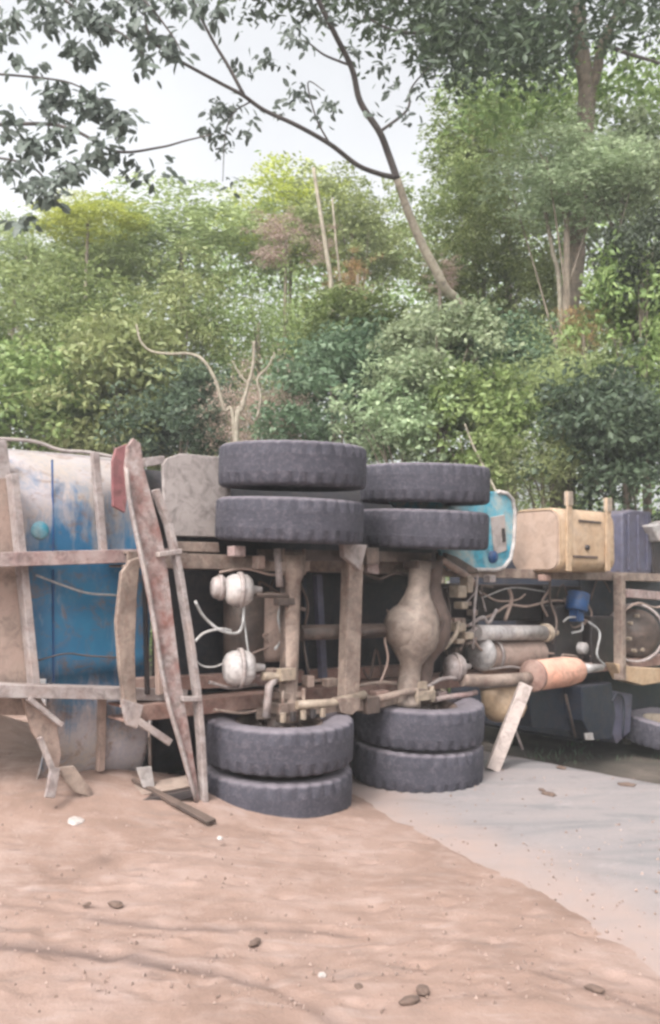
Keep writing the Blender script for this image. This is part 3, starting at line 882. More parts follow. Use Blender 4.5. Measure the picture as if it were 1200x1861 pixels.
# hoses, pipes and brackets strewn along the frame
hr = random.Random(5)
runs = [([(470, 1010), (520, 1020), (600, 1012), (640, 1018)], .012, 'grease'), ([(400, 1040), (450, 1034), (500, 1045), (560, 1036)], .010, 'brown_beam'), ([(560, 1240), (600, 1236), (640, 1246), (700, 1240), (740, 1250)], .014, 'beige'),
        ([(500, 1180), (512, 1160), (506, 1120), (516, 1090)], .010, 'hose'), ([(545, 1060), (560, 1100), (552, 1160), (562, 1228)], .010, 'grease'), ([(660, 1040), (690, 1052), (720, 1042), (760, 1050)], .012, 'grease'),
        ([(655, 1150), (690, 1146), (720, 1150)], .03, 'grease'), ([(380, 1240), (420, 1250), (470, 1244), (500, 1252)], .012, 'pale_metal'), ([(390, 1290), (440, 1296), (480, 1288)], .010, 'brown_beam'),
        ([(800, 1230), (815, 1200), (808, 1170), (818, 1120), (812, 1070)], .012, 'grease'), ([(875, 1210), (890, 1216), (930, 1212), (960, 1218)], .010, 'pale_metal'), ([(690, 1245), (705, 1200), (700, 1160), (712, 1130)], .010, 'brown_beam'),
        ([(1000, 1050), (1000, 1090), (1012, 1130), (1004, 1170)], .012, 'grease'), ([(1070, 1130), (1090, 1150), (1085, 1190), (1100, 1210)], .012, 'hose'), ([(1134, 1110), (1160, 1096), (1190, 1104), (1220, 1098)], .012, 'brown_beam')]
for pts, r, mt in runs:
    MB().tube(spline([S(x, y, .04 + hr.uniform(-.04, .04)) for x, y in pts], 6), r, 8).build('pipe', M[mt], truck)
for x, y, w_, h_, mt in ((430, 1002, .05, .035, 'pink_beam'), (470, 1022, .03, .045, 'brown_beam'), (560, 1008, .05, .03, 'grease'), (545, 1030, .03, .05, 'pink_beam'), (600, 1240, .05, .03, 'beige'), (560, 1238, .03, .04, 'brown_beam'),
                      (690, 1262, .07, .03, 'red_primer'), (480, 1235, .045, .03, 'pink_beam'), (495, 1225, .03, .04, 'beige'), (800, 1262, .05, .025, 'pink_beam'), (890, 1052, .04, .03, 'pale_metal'), (990, 1050, .05, .03, 'red_primer'), (980, 1215, .04, .03, 'brown_beam')):
    MB().box(S(x, y, .0), U * w_, W * h_, N * .04).build('bracket', M[mt], truck, .008)
for k in range(16):
    x0 = hr.uniform(795, 860); y0 = hr.uniform(1050, 1190)
    if hr.random() < .5:
        MB().box(S(x0, y0, hr.uniform(.02, .15)), U * hr.uniform(.015, .05), W * hr.uniform(.015, .05), N * .04).build('bracket', M[hr.choice(['grease', 'brown_beam', 'diff_dark', 'beige'])], truck, .008)
    else:
        pts = [(x0 + 14 * i + hr.uniform(-8, 8), y0 + hr.uniform(-22, 22)) for i in range(4)]
        MB().tube(spline([S(a, b, .05) for a, b in pts], 5), hr.uniform(.007, .018), 8).build('pipe', M[hr.choice(['grease', 'brown_beam', 'pale_metal'])], truck)
for k in range(14):
    x0 = hr.choice([hr.uniform(410, 500), hr.uniform(880, 1000), hr.uniform(660, 720), hr.uniform(1010, 1110)]); y0 = hr.uniform(1055, 1230)
    pts = [(x0 + 12 * i * hr.choice([-1, 1]), y0 + hr.uniform(-30, 30)) for i in range(4)]
    MB().tube(spline([S(a, b, .2 + hr.uniform(-.05, .05)) for a, b in pts], 5), hr.uniform(.006, .014), 8).build('pipe', M[hr.choice(['grease', 'brown_beam', 'diff_dark'])], truck)
# shafts, exhaust -----------------------------------------------------------------
m = MB(); m.tube([S(866, 1150, .05), S(988, 1150, .05)], .068, 20); m.build('propeller_shaft', M['white_alu'], truck)
m = MB(); m.lathe([(.001, -.03), (.085, -.03), (.085, .03), (.001, .03)], S(992, 1150, .05), U, 20); m.tube([S(995, 1150, .05), S(1012, 1150, .05)], .03, 12); m.build('universal_joint', M['cream'], truck, .003)
m = MB(); m.lathe([(.001, -.46), (.10, -.45), (.135, -.40), (.14, .36), (.10, .42), (.001, .43)], S(930, 1190, .15), U, 28); m.build('transmission_cylinder', M['brown_beam'], truck)
MB().lathe([(.139, -.02), (.148, -.02), (.148, .02), (.139, .02)], S(893, 1190, .15), U, 28, closed=True).build('strap_band', M['pale_metal'], truck)
MB().lathe([(.001, -.05), (.11, -.045), (.15, -.01), (.15, .03), (.001, .03)], S(874, 1188, .10), U, 28).build('end_bell', M['white_alu'], truck)
ex = empty('exhaust', S(1010, 1228, -.2), truck)
m = MB(); m.tube(spline([S(840, 1236, -.12), S(880, 1237, -.16), S(920, 1235, -.19), S(962, 1232, -.2)], 4), .05, 16); m.build('pipe', M['beige'], ex)
p0 = S(968, 1228, -.2)
L0 = (S(1052, 1228, -.2) - p0).length
m = MB(); m.lathe([(.001, 0), (.12, 0), (.125, .01), (.132, .03), (.132, L0 * .72), (.115, L0 * .93), (.09, L0), (.001, L0)], p0, U, 32); m.build('muffler', M['muffler'], ex)
m = MB(); m.lathe([(.001, -.05), (.07, -.05), (.12, -.005), (.138, -.005), (.138, .025), (.13, .025)], p0, U, 32); m.build('end_ring', M['red_primer'], ex)
m = MB(); m.tube([S(1045, 1216, -.2), S(1094, 1213, -.2)], [.055, .03], 16); m.build('tail_pipe', M['white_alu'], ex)

# round reservoir behind the prop board
rs = empty('air_tank', S(915, 1272, -.1), truck)
m = MB(); m.lathe([(.001, -.21), (.09, -.20), (.15, -.17), (.19, -.10), (.195, .12), (.001, .12)], S(915, 1268, .0), (W * 1 + N * .12), 32); m.build('tank_shell', M['orange_tank'], rs)
MB().lathe([(.195, .10), (.215, .10), (.215, .125), (.195, .125)], S(915, 1268, .0), (W * 1 + N * .12), 32, closed=True).build('tank_rim', M['pale_metal'], rs)

# fuel tank --------------------------------------------------------------------------
ft = empty('fuel_tank', S(1030, 1040, -.1), truck)
pa = S(1021, 1038, -.22); ta = (pa - O).dot(U); pb = S(1119, 1038, -.22); tb = (pb - O).dot(U)
z0 = S(1030, 1040, -.22).z; z1 = S(1030, 922, -.22).z
def rbox(ta, tb, d0, d1, z0, z1, r=.09, n=6, inset=0.0):
    prof = []
    for cx_, cz_, a0 in ((d1 - r, z1 - r, 0), (d0 + r, z1 - r, 90), (d0 + r, z0 + r, 180), (d1 - r, z0 + r, 270)):
        for k in range(n + 1):
            a_ = R(a0 + 90 * k / n); prof.append((cx_ + r * math.cos(a_), cz_ + r * math.sin(a_)))
    m = MB(); k = len(prof); vs = []; cxm = (d0 + d1) / 2; czm = (z0 + z1) / 2
    rings = [(ta, .965), (ta + .012, .99), (ta + .03, 1), (tb - .03, 1), (tb - .012, .99), (tb, .965)]
    for t, sc_ in rings:
        vs += [C(t, czm + (z - czm) * sc_, cxm + (d - cxm) * sc_) for d, z in prof]
    fs = [(i * k + j, i * k + (j + 1) % k, (i + 1) * k + (j + 1) % k, (i + 1) * k + j) for i in range(len(rings) - 1) for j in range(k)]
    m.add(vs, fs, True); b0 = len(m.v) - len(vs)
    m.f.append([b0 + j for j in range(k)]); m.sm.append(False); m.f.append([b0 + (len(rings) - 1) * k + j for j in range(k)][::-1]); m.sm.append(False)
    return m
rbox(ta, tb, -.22, .33, z0, z1, .12).build('tank_shell', M['orange_tank'], ft)
rbox(ta - .012, ta + .01, -.20, .31, z0 + .02, z1 - .02, .105).build('tank_end', M['tank_end'], ft)
for px, top in ((1036, 893), (1107, 905)):
    p1 = S(px, 1038, -.24); p2 = S(px + 1, top, -.24)
    MB().bar(p1 + N * .012, p2 + N * .012, .08, .012).build('strap', M['orange_tank'], ft, .004)
    MB().bar(p2 + N * .02, p2 + N * .02 - W * .13, .075, .05).build('strap_lug', M['cream'], ft, .004)
MB().bar(S(1052, 946, -.225), S(1092, 950, -.225), .02, .016).build('pressed_groove', M['grease'], ft, .003)
MB().bar(S(1042, 1011, -.225), S(1086, 1013, -.225), .022, .016).build('pressed_groove', M['diff_dark'], ft, .003)
MB().lathe([(.001, -.02), (.022, -.02), (.028, 0), (.028, .02)], S(1067, 995, -.225), N, 16).build('drain_plug', M['dark_iron'], ft)

# mudguard behind the front drive wheels
mg = empty('mudguard', S(915, 1035, .1), truck)
out = [(690, 893), (905, 893), (922, 897), (932, 908), (936, 930), (934, 985), (928, 1015), (915, 1032), (900, 1036), (812, 1034), (800, 1000)]
MB().plate(out, .06, .03).build('sheet', M['blue_bright'], mg, .006)
MB().tube([S(x, y, .05) for x, y in out[1:10]], .018, 10).build('rolled_edge', M['white_alu'], mg)
MB().plate([(893, 940), (918, 935), (922, 1000), (900, 1008)], .045, .015).build('dusty_panel', M['side_pale'], mg, .004)
MB().lathe([(.001, -.02), (.05, -.02), (.055, 0), (.055, .02)], S(896, 1012, .05), N, 18).build('lamp', M['blue_part'], mg)
MB().bar(S(915, 960, .03), S(917, 985, .03), .03, .01).build('slot', M['dark_iron'], mg)

# engine bay, cab and front ------------------------------------------------------------
eng = empty('engine', S(1060, 1160, .3), truck)
m = MB(); 
for (x0, y0, x1, y1, d, th) in ((868, 1062, 1000, 1128, .42, .3), (995, 1065, 1122, 1222, .36, .4), (1010, 1100, 1060, 1225, .2, .15), (1075, 1120, 1122, 1210, .14, .2), (620, 1020, 700, 1060, .5, .1), (640, 1060, 700, 1240, .55, .1), (800, 1060, 870, 1240, .6, .1), (860, 1200, 960, 1240, .5, .1)):
    MB().plate([(x0, y0), (x1, y0), (x1, y1), (x0, y1)], d, th).build('block', M['dark_iron'], eng, .02)
m = MB(); m.lathe([(.001, -.10), (.10, -.10), (.11, -.08), (.11, .08), (.001, .08)], S(1050, 1092, .12), (W + U * .3), 24); m.box(S(1048, 1118, .12), U * .05, W * .06, N * .05); m.build('oil_filter', M['blue_part'], eng, .004)
m = MB(); m.tube(spline([S(1024, 1130, .1), S(1035, 1122, .1), S(1055, 1125, .1), S(1058, 1145, .1), S(1040, 1150, .1)], 5), .010, 8); m.build('fuel_line', M['hose'], eng)
m = MB(); m.lathe([(.001, -.03), (.055, -.03), (.06, .01), (.06, .04)], S(1060, 1178, .1), N, 20); m.build('pulley', M['white_alu'], eng)
for pts, r in (([(878, 1078), (905, 1092), (940, 1090), (955, 1080)], .009), ([(876, 1125), (900, 1115), (925, 1100), (960, 1102), (1000, 1092), (1025, 1092)], .012), ([(925, 1070), (930, 1090), (918, 1128)], .018), ([(1000, 1070), (985, 1095), (995, 1120)], .012), ([(880, 1085), (930, 1068), (990, 1075)], .007)):
    MB().tube(spline([S(x, y, .22) for x, y in pts], 5), r, 8).build('wiring', M['brown_beam'] if r > .008 else M['hose'], eng)
# front cross member and clutch housing
MB().bar(S(1126, 1044, .0), S(1127, 1236, .0), .07, .10).build('front_cross_member', M['beige'], truck, .006)
MB().bar(S(1134, 1078, .1), S(1230, 1086, .1), .09, .1).build('front_beam', M['pink_beam'], truck, .006)
MB().plate([(1118, 1205), (1150, 1212), (1230, 1216), (1230, 1236), (1170, 1246), (1132, 1236)], -.02, .12).build('front_beam', M['orange_tank'], truck, .01)
ch = empty('clutch_housing', S(1168, 1150, .1), truck)
m = MB(); m.lathe([(.001, -.05), (.06, -.05), (.09, -.03), (.17, -.02), (.24, .0), (.26, .03), (.26, .2), (.001, .2)], S(1158, 1152, .14), (N * .75 + U * .65).normalized(), 36); m.build('bell', M['grease'], ch)
MB().lathe([(.285, -.03), (.31, -.03), (.31, .02), (.285, .02)], S(1154, 1150, .08), (N * .75 + U * .65).normalized(), 40, closed=True).build('ring', M['pale_metal'], ch)
for k in range(7):
    a_ = k * 2 * math.pi / 7
    MB().lathe([(.001, -.03), (.02, -.03), (.02, .02)], S(1158, 1152, .11) + W * math.cos(a_) * .19 + U * math.sin(a_) * .17, N, 6, flat=True).build('bolt', M['cream'], ch)
# cab side lying to the ground
cab = empty('cab', S(1100, 1300, .4), truck)
m = rbox((S(1040, 1300, .5) - O).dot(U), 6.3, .35, 2.2, -.12, 2.05, .12); m.build('cab_shell', M['navy'], cab)
MB().plate([(960, 1250), (1062, 1250), (1058, 1330), (968, 1322)], .30, .25).build('battery_box', M['navy'], cab, .01)
MB().plate([(1058, 1248), (1112, 1240), (1120, 1300), (1112, 1345), (1075, 1345), (1060, 1310)], .10, .25).build('fender', M['navy'], cab, .012)
MB().plate([(1112, 1255), (1150, 1262), (1146, 1330), (1122, 1352), (1112, 1330)], .14, .2).build('step_panel', M['slate'], cab, .012)
MB().tube(spline([S(1112, 1275, .1), S(1122, 1262, .1), S(1134, 1275, .1), S(1132, 1340, .1)], 5), .012, 8).build('grab_handle', M['navy'], cab)
MB().plate([(1064, 1333), (1078, 1332), (1080, 1345), (1066, 1345)], .08, .02).build('reflector', M['white_alu'], cab, .003)
MB().plate([(1132, 932), (1150, 926), (1184, 930), (1188, 1000), (1184, 1042), (1132, 1044)], .12, .3).build('battery_cover', M['slate'], cab, .02)
for x in (1143, 1160, 1176):
    MB().bar(S(x, 936, .11), S(x + 1, 1036, .11), .025, .02).build('cover_rib', M['slate'], cab, .003)
MB().plate([(1186, 955), (1215, 945), (1230, 980), (1200, 985)], .0, .15).build('mirror_shell', M['white_alu'], cab, .02)
MB().plate([(1186, 985), (1235, 975), (1235, 1044), (1190, 1044)], .1, .3).build('bumper_end', M['dark_iron'], cab, .02)
MB().tube([S(1028, 1262, .0), S(1046, 1340, .0)], .012, 8).build('brace_rod', M['grease'], cab)
MB().tube([S(936, 1325, -.05), S(950, 1362, -.05)], .012, 8).build('brace_rod', M['pale_metal'], cab)
# front wheel lying flat in the ditch
fz = gnd(1214, 1352, .0)
pw = S(1216, 1330, .02)
wheel(Vector((pw.x, pw.y, -.06)), (AX - N * .10 + U * .02).normalized(), .4, -1, .92, M['cream'], 'front wheel with a pale rim half seen at the picture edge')

# ------------------------------------------------------------------ loose things on the ground
def box_between(name, a_, b_, w, th, mat, label, cat, parent=None):
    m = MB(); m.bar(a_, b_, w, th); o = m.build(name, mat, None, .004); tag(o, label, cat); return o
pb0 = gnd(895, 1402, .0); pb1 = S(956, 1246, -.30)
m = MB()
nn = (pb1 - pb0).normalized(); sd = nn.cross(Vector((0, 1, 0))).normalized()
m.box((pb0 + pb1) / 2 + W * .01, (pb1 - pb0) / 2, sd * .055, nn.cross(sd) * .035)
o = m.build('prop_board', M['wood'], None, .006); tag(o, 'pale board leaning from the road up to the orange muffler', 'board')

def ground_bar(name, a_, b_, w, th, mat, lift, label, cat):
    p = gnd(*a_); q = gnd(*b_)
    p.z = floor_z(p.x, p.y) + lift; q.z = floor_z(q.x, q.y) + lift
    m = MB(); m.bar(p, q, w, th, W); o = m.build(name, mat, None, .004); tag(o, label, cat); return o
def onf(px, py, up=0.0):
    z = 0.0
    for _ in range(6):
        p_ = gnd(px, py, z); z = floor_z(p_.x, p_.y) + up
    return gnd(px, py, z)
p = onf(190, 1472, .03); q = onf(352, 1438, .05)
m = MB(); m.channel(p, q, .10, .05, .01, W, flip=1); o = m.build('fallen_rail', M['dark_iron'], None, .003); tag(o, 'dark metal rail lying on the soil at the foot of the ladder frame', 'metal rail')
p = onf(165, 1452, .04); q = onf(352, 1418, .10)
m = MB(); m.bar(p, q, .15, .012, (W - N * .25).normalized()); o = m.build('fallen_plank', M['beige'], None, .003); tag(o, 'beige flat plate lying on the soil beside the dark rail', 'plate')
p = gnd(240, 1493, .03); q = gnd(385, 1529, .03)
p.z = floor_z(p.x, p.y) + .01; q.z = floor_z(q.x, q.y) + .012
m = MB(); side = (q - p).cross(W).normalized()
m.add([p + side * .01, p - side * .01, q * .55 + p * .45 - side * .03, q - side * .035, q + side * .035, q * .55 + p * .45 + side * .03] +
      [v + W * .022 for v in (p + side * .01, p - side * .01, q * .55 + p * .45 - side * .03, q - side * .035, q + side * .035, q * .55 + p * .45 + side * .03)],
      [(5, 4, 3, 2, 1, 0), (6, 7, 8, 9, 10, 11)] + [(i, (i + 1) % 6, 6 + (i + 1) % 6, 6 + i) for i in range(6)])
o = m.build('metal_splinter', M['grease'], None, .003); tag(o, 'dark brown wedge of bent metal lying on the open soil', 'metal scrap')

def rock(name, px, py, r, mat, label, cat='stone', sq=.6, group=None, st=1.0):
    r *= .75
    p = gnd(px, py); z = floor_z(p.x, p.y); p = gnd(px, py, z)
    import bmesh
    bm = bmesh.new(); bmesh.ops.create_icosphere(bm, subdivisions=3, radius=r)
    for v in bm.verts:
        k = 1 + .35 * mnoise.noise(v.co / r * 1.3 + Vector((px, py, 0))) + .12 * mnoise.noise(v.co / r * 4 + Vector((px, py, 3)))
        v.co = Vector((v.co.x * k * st, v.co.y * k, v.co.z * k * sq))
    me = bpy.data.meshes.new(name); bm.to_mesh(me); bm.free(); me.materials.append(mat)
    for f in me.polygons: f.use_smooth = True
    o = bpy.data.objects.new(name, me); sc.collection.objects.link(o); o.location = (p.x, p.y, z + r * sq * .45); o.rotation_euler = (0, 0, px)
    tag(o, label, cat, group); return o
M['clod'] = worn('dark soil clod', (.085, .055, .042), (.13, .085, .065), .95, 0, .1, topdust=.12)
M['clod_mid'] = worn('brown soil clod', (.2, .14, .11), (.26, .18, .15), .95, 0, .2, topdust=.2)
M['clod_pale'] = worn('pale soil clod', (.26, .185, .155), (.34, .25, .215), .95, 0, .2, topdust=.2)
rock('pale_scrap', 137, 1493, .05, M['white'], 'bright whitish scrap lying on the soil heap', 'scrap', .3, st=1.9)
rock('white_pebble', 400, 1525, .022, M['white'], 'small white lump at the tip of the dark metal wedge', 'stone', .7)
rock('white_pebble', 585, 1775, .022, M['white'], 'small white pebble alone on the soil low in the middle', 'stone', .7)
for (x, y, r, lab) in ((463, 1715, .028, 'dark soil clod on the ridge left of the white pebble'), (768, 1801, .03, 'wide dark clod on the soil right of the white pebble'), (745, 1822, .035, 'long dark clod just below the wide dark one'),
                       (652, 1795, .02, 'small flat dark clod between white pebble and wide clod'), (1080, 1799, .028, 'dark clod near the lower right corner of the soil'),
                       (210, 1645, .03, 'brown clod on the soil left of centre'), (158, 1645, .018, 'tiny brown clod beside a larger brown clod')):
    rock('soil_clod', x, y, r, M['clod'], lab, 'clod', .5, st=1.7)
for (x, y, r, lab) in ((998, 1444, .05, 'dark flat stone on the grey road surface'), (985, 1436, .03, 'smaller dark stone touching the flat one on the road'), (1020, 1396, .04, 'dark stone on the road near its far edge'), (1140, 1427, .05, 'dark brown stone at the road edge on the right')):
    rock('road_stone', x, y, r, M['clod'], lab, 'stone', .35, st=1.8)

# crumbs scattered over soil and road (uncountable)
v_all = []; f_all = []
tet = np.array([(1, 0, 0), (-.5, .87, 0), (-.5, -.87, 0), (0, 0, 1.1), (.1, 0, -.5)])
tf = np.array([(0, 1, 3), (1, 2, 3), (2, 0, 3), (1, 0, 4), (2, 1, 4), (0, 2, 4)])
def scatter_crumbs(n, mat, name, yr, sz):
    V = []; Fc = []
    for k in range(n):
        px = rng.uniform(-60, 1260); py = rng.uniform(*yr)
        p = gnd(px, py); z = floor_z(p.x, p.y)
        s_ = rng.uniform(*sz); a_ = rng.uniform(0, 6.28)
        R_ = np.array([[math.cos(a_), -math.sin(a_), 0], [math.sin(a_), math.cos(a_), 0], [0, 0, 1]])
        q = (tet * rng.uniform(.6, 1.5, (5, 3))) @ R_.T * s_ + np.array((p.x, p.y, z + s_ * .2))
        V.append(q); Fc.append(tf + 5 * k)
    me = bpy.data.meshes.new(name); fill(me, np.vstack(V), np.vstack(Fc)); me.materials.append(mat)
    o = bpy.data.objects.new(name, me); sc.collection.objects.link(o); tag(o, None, None, None, 'stuff'); return o
scatter_crumbs(700, M['clod_pale'], 'soil_crumbs', (1400, 1870), (.003, .010))['label'] = 'pale crumbs of soil scattered over the ground'
scatter_crumbs(420, M['clod_mid'], 'dirt_crumbs', (1400, 1870), (.003, .011))['label'] = 'dark crumbs of dirt scattered over the ground'

# ------------------------------------------------------------------ vegetation
def leaf_mesh(name, centers, size, droop=.3, aspect=.42, spread=None, mats=None, up=.5, dirs=None, rnd=False):
    """folded four-sided leaves, one island each"""
    n = len(centers)
    sz = size * rng.uniform(.6, 1.35, n)[:, None]
    if dirs is None:
        dirs = rng.normal(size=(n, 3)); dirs[:, 2] = dirs[:, 2] * .6 - droop
    dirs = dirs / np.linalg.norm(dirs, axis=1)[:, None]
    nr = rng.normal(size=(n, 3)) * .7; nr[:, 2] += up; nr[:, 1] -= .35
    side = np.cross(dirs, nr); side /= np.linalg.norm(side, axis=1)[:, None] + 1e-9
    nn = np.cross(side, dirs)
    a = centers; b = centers + dirs * sz * .45 + side * sz * aspect * .5 + nn * sz * .06
    c = centers + dirs * sz; d = centers + dirs * sz * .45 - side * sz * aspect * .5 + nn * sz * .06
    v = np.stack([a, b, c, d], 1).reshape(-1, 3)
    q = np.arange(4 * n).reshape(n, 4)
    me = bpy.data.meshes.new(name); fill(me, v, q, False)
    me.materials.append(mats or L['green'])
    return me
def crown_points(nclump, per, cr, shell=.55, lobes=5, flat=1.0, seed=0):
    """unit-radius lumpy crown: clumps of leaves gathered round lobes"""
    g = np.random.default_rng(seed)
    lc = g.normal(size=(lobes, 3)); lc /= np.linalg.norm(lc, axis=1)[:, None]; lc *= g.uniform(.3, .85, (lobes, 1)); lr = g.uniform(.25, .55, lobes)
    P = []
    for k in range(nclump):
        i = g.integers(lobes); d = g.normal(size=3); d /= np.linalg.norm(d)
        r = lr[i] * (shell + (1 - shell) * g.random()) if g.random() < .8 else lr[i] * g.random()
        c = lc[i] + d * r
        if g.random() < .28:
            c = g.normal(size=3); c = c / np.linalg.norm(c) * (g.random() ** .4) * 1.08
        P.append(c + g.normal(size=(per, 3)) * cr * np.array((1, 1, .55)))
    P = np.vstack(P); P[:, 2] *= flat
    return P
# shared crown meshes, unit radius; leaf size is for a crown about 1.6 m in radius
CR = {
    'broad': leaf_mesh('broad_crown', crown_points(420, 26, .085, seed=1, lobes=12), .085, .4, .5),
    'broad2': leaf_mesh('broad_crown_two', crown_points(380, 26, .095, seed=2, lobes=11), .10, .5, .46),
    'fine': leaf_mesh('fine_crown', crown_points(520, 26, .06, seed=3, lobes=14), .066, .2, .45),
    'fine2': leaf_mesh('fine_crown_two', crown_points(470, 26, .07, seed=4, lobes=14), .07, .25, .4),
    'feather': leaf_mesh('feather_crown', crown_points(300, 40, .11, seed=5, lobes=12, shell=.3), .055, .6, .28),
    'open': leaf_mesh('open_crown', crown_points(150, 26, .07, seed=6, lobes=6), .06, .4, .45),
}
def add_mesh_obj(name, me, mat, parent, loc, scale=(1, 1, 1), rot=0):
    o = bpy.data.objects.new(name, me); sc.collection.objects.link(o)
    o.parent = parent; o.location = Vector(loc) - wloc(parent); o.scale = scale; o.rotation_euler = (0, 0, rot)
    if mat:
        o.material_slots[0].link = 'OBJECT'; o.material_slots[0].material = mat
    return o
def gz(x, y): return float(ground_z(np.array([x]), np.array([y]))[0])
def plant(name, px, py, D, rx, ry, crown, leaf, bark, label, cat, group=None, lean=0.0, tr=.03, limbs=5):
    """tree or bush whose crown is centred at picture point px, py at distance D with radii in picture pixels"""
    c = at(px, py, D); sx_ = rx * D / F; sz_ = ry * D / F
    base = Vector((c.x + lean, c.y + rng.uniform(-.1, .1), 0)); base.z = gz(base.x, base.y) - .05
    e = empty(name, base); tag(e, label, cat, group)
    rot = rng.uniform(0, 6.28)
    add_mesh_obj('crown', CR[crown], L[leaf], e, c, ((sx_ + .0), (sx_ * .5 + sz_ * .5), sz_), rot if abs(sx_ - sz_) < .3 * sx_ else (0 if rng.random() < .5 else math.pi))
    m = MB()
    mid = base.lerp(c, .55) + Vector((rng.uniform(-.12, .12), rng.uniform(-.1, .1), 0)) * min(sz_, 2)
    H_ = (c.z - base.z)
    m.tube(spline([base, mid, c + W * sz_ * .1], 6), [tr * H_ * .35 * (1 - .7 * k / 12) + .012 for k in range(13)], 8)
    for k in range(limbs):
        a_ = rng.uniform(0, 6.28); r = rng.uniform(.4, .75)
        tip = c + Vector((math.cos(a_) * sx_ * r, math.sin(a_) * sx_ * r * .8, rng.uniform(-.4, .35) * sz_))
        st_ = base.lerp(c, rng.uniform(.5, .9))
        m.tube(spline([st_, st_.lerp(tip, .5) + W * .12 * sz_, tip], 4), [.006 + .012 * tr * 33 * (1 - k2 / 8) for k2 in range(9)], 6)
    m.build('trunk', bark, e)
    return e

FR = 'trees of the forest edge'
P = [
 # name, px, py, D, rx, ry, crown, leaf, bark, label
 ('bush', 60, 760, 14.5, 170, 150, 'broad', 'green', 'leafy green bush above the left end of the blue body'),
 ('bush', 215, 730, 14, 150, 150, 'broad2', 'lime', 'rounded green bush behind the top of the ladder frame'),
 ('bush', 330, 770, 13.2, 130, 120, 'broad', 'dark', 'low dark green bush behind the pale side panel'),
 ('tree', 120, 620, 15.5, 190, 150, 'fine', 'green', 'green tree on the left below the olive crown'),
 ('bush', 470, 745, 12.5, 110, 110, 'feather', 'dusty', 'dry brownish bush around the forked sapling'),
 ('bush', 610, 720, 12, 150, 130, 'broad2', 'blue', 'blue green large leaved bush above the rear tyres'),
 ('bush', 735, 760, 11, 140, 120, 'broad', 'pale', 'pale leafy bush above the front pair of upper tyres'),
 ('bush', 860, 790, 10.8, 120, 130, 'broad2', 'green', 'green bush behind the blue mudguard'),
 ('bush', 985, 830, 10.6, 130, 120, 'feather', 'olive', 'olive brown bush behind the orange tank'),
 ('bush', 1130, 800, 10, 150, 170, 'broad', 'dark', 'dark bush at the right edge behind the tank'),
 ('tree', 330, 640, 15, 150, 150, 'fine2', 'lime', 'light green tree behind the curved pale vine'),
 ('tree', 470, 600, 15, 150, 140, 'feather', 'green', 'feathery green tree left of the thin pale trunk'),
 ('tree', 130, 500, 18, 190, 110, 'fine2', 'olive', 'olive tree under the yellow green crown at the left'),
 ('tree', 330, 450, 18.5, 210, 110, 'fine', 'olive', 'wide olive crown against the white sky left of centre'),
 ('tree', 160, 400, 16.5, 105, 45, 'fine', 'yellow', 'bright yellow green crown on the skyline at the left'),
 ('tree', 30, 470, 19, 100, 70, 'fine', 'olive', 'olive crown at the far left edge of the skyline'),
 ('tree', 530, 400, 19, 150, 90, 'fine2', 'yellow', 'yellowish crown on the skyline beside the thin pale trunk'),
 ('tree', 640, 430, 18, 150, 110, 'fine', 'olive', 'olive crown behind the leaning trunk'),
 ('tree', 520, 440, 15.0, 95, 60, 'open', 'dusty', 'thin greyish pink tree with sparse leaves in the middle'),
 ('tree', 650, 505, 15.2, 70, 50, 'open', 'rust', 'small tree with dry orange brown leaves right of the thin pale trunk'),
 ('tree', 800, 500, 11.4, 50, 40, 'open', 'dusty', 'small clump of dry pinkish leaves where the leaning trunk meets the bushes'),
 ('tree', 1060, 600, 10.9, 60, 60, 'open', 'rust', 'small tree with brown dry leaves in front of the big trunk'),
 ('tree', 640, 600, 12.8, 120, 85, 'broad', 'green', 'green tree right of the thin pale trunk'),
 ('tree', 800, 640, 10.9, 130, 100, 'broad2', 'pale', 'pale green tree around the foot of the leaning trunk'),
 ('tree', 880, 520, 13.5, 150, 140, 'fine2', 'green', 'green tree between the leaning trunk and the big tree'),
 ('tree', 900, 680, 11.8, 140, 120, 'broad', 'blue', 'blue green tree over the mudguard'),
 ('tree', 860, 380, 15, 170, 120, 'fine', 'olive', 'olive crown with gaps of sky right of the leaning trunk'),
 ('tree', 1030, 320, 11.0, 170, 95, 'fine2', 'pale', 'pale green crown wrapped round the big trunk'),
 ('tree', 1130, 330, 12, 150, 130, 'broad', 'pale', 'pale green crown at the right edge'),
 ('tree', 920, 240, 15, 160, 110, 'fine', 'green', 'green crown high on the right left of the big trunk'),
 ('tree', 1040, 690, 10.7, 140, 120, 'feather', 'olive', 'olive bushy tree below the big trunk'),
 ('tree', 1150, 600, 10.8, 120, 150, 'broad2', 'green', 'green tree at the right edge beside the dark one'),
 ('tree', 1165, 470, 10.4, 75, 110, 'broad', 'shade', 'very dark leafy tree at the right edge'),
 ('tree', 1010, 560, 13, 130, 130, 'fine2', 'olive', 'olive tree behind the lower part of the big trunk'),
]
for (nm, px, py, D, rx, ry, cr, lf, lab) in P:
    plant(nm, px, py, D, rx, ry, cr, L and lf, M['bark_mid'], lab, 'bush' if nm == 'bush' else 'tree', FR, limbs=0 if cr == 'open' or lf == 'yellow' else (4 if nm == 'bush' else 5), tr=.018 if cr == 'open' or lf == 'yellow' else .03)

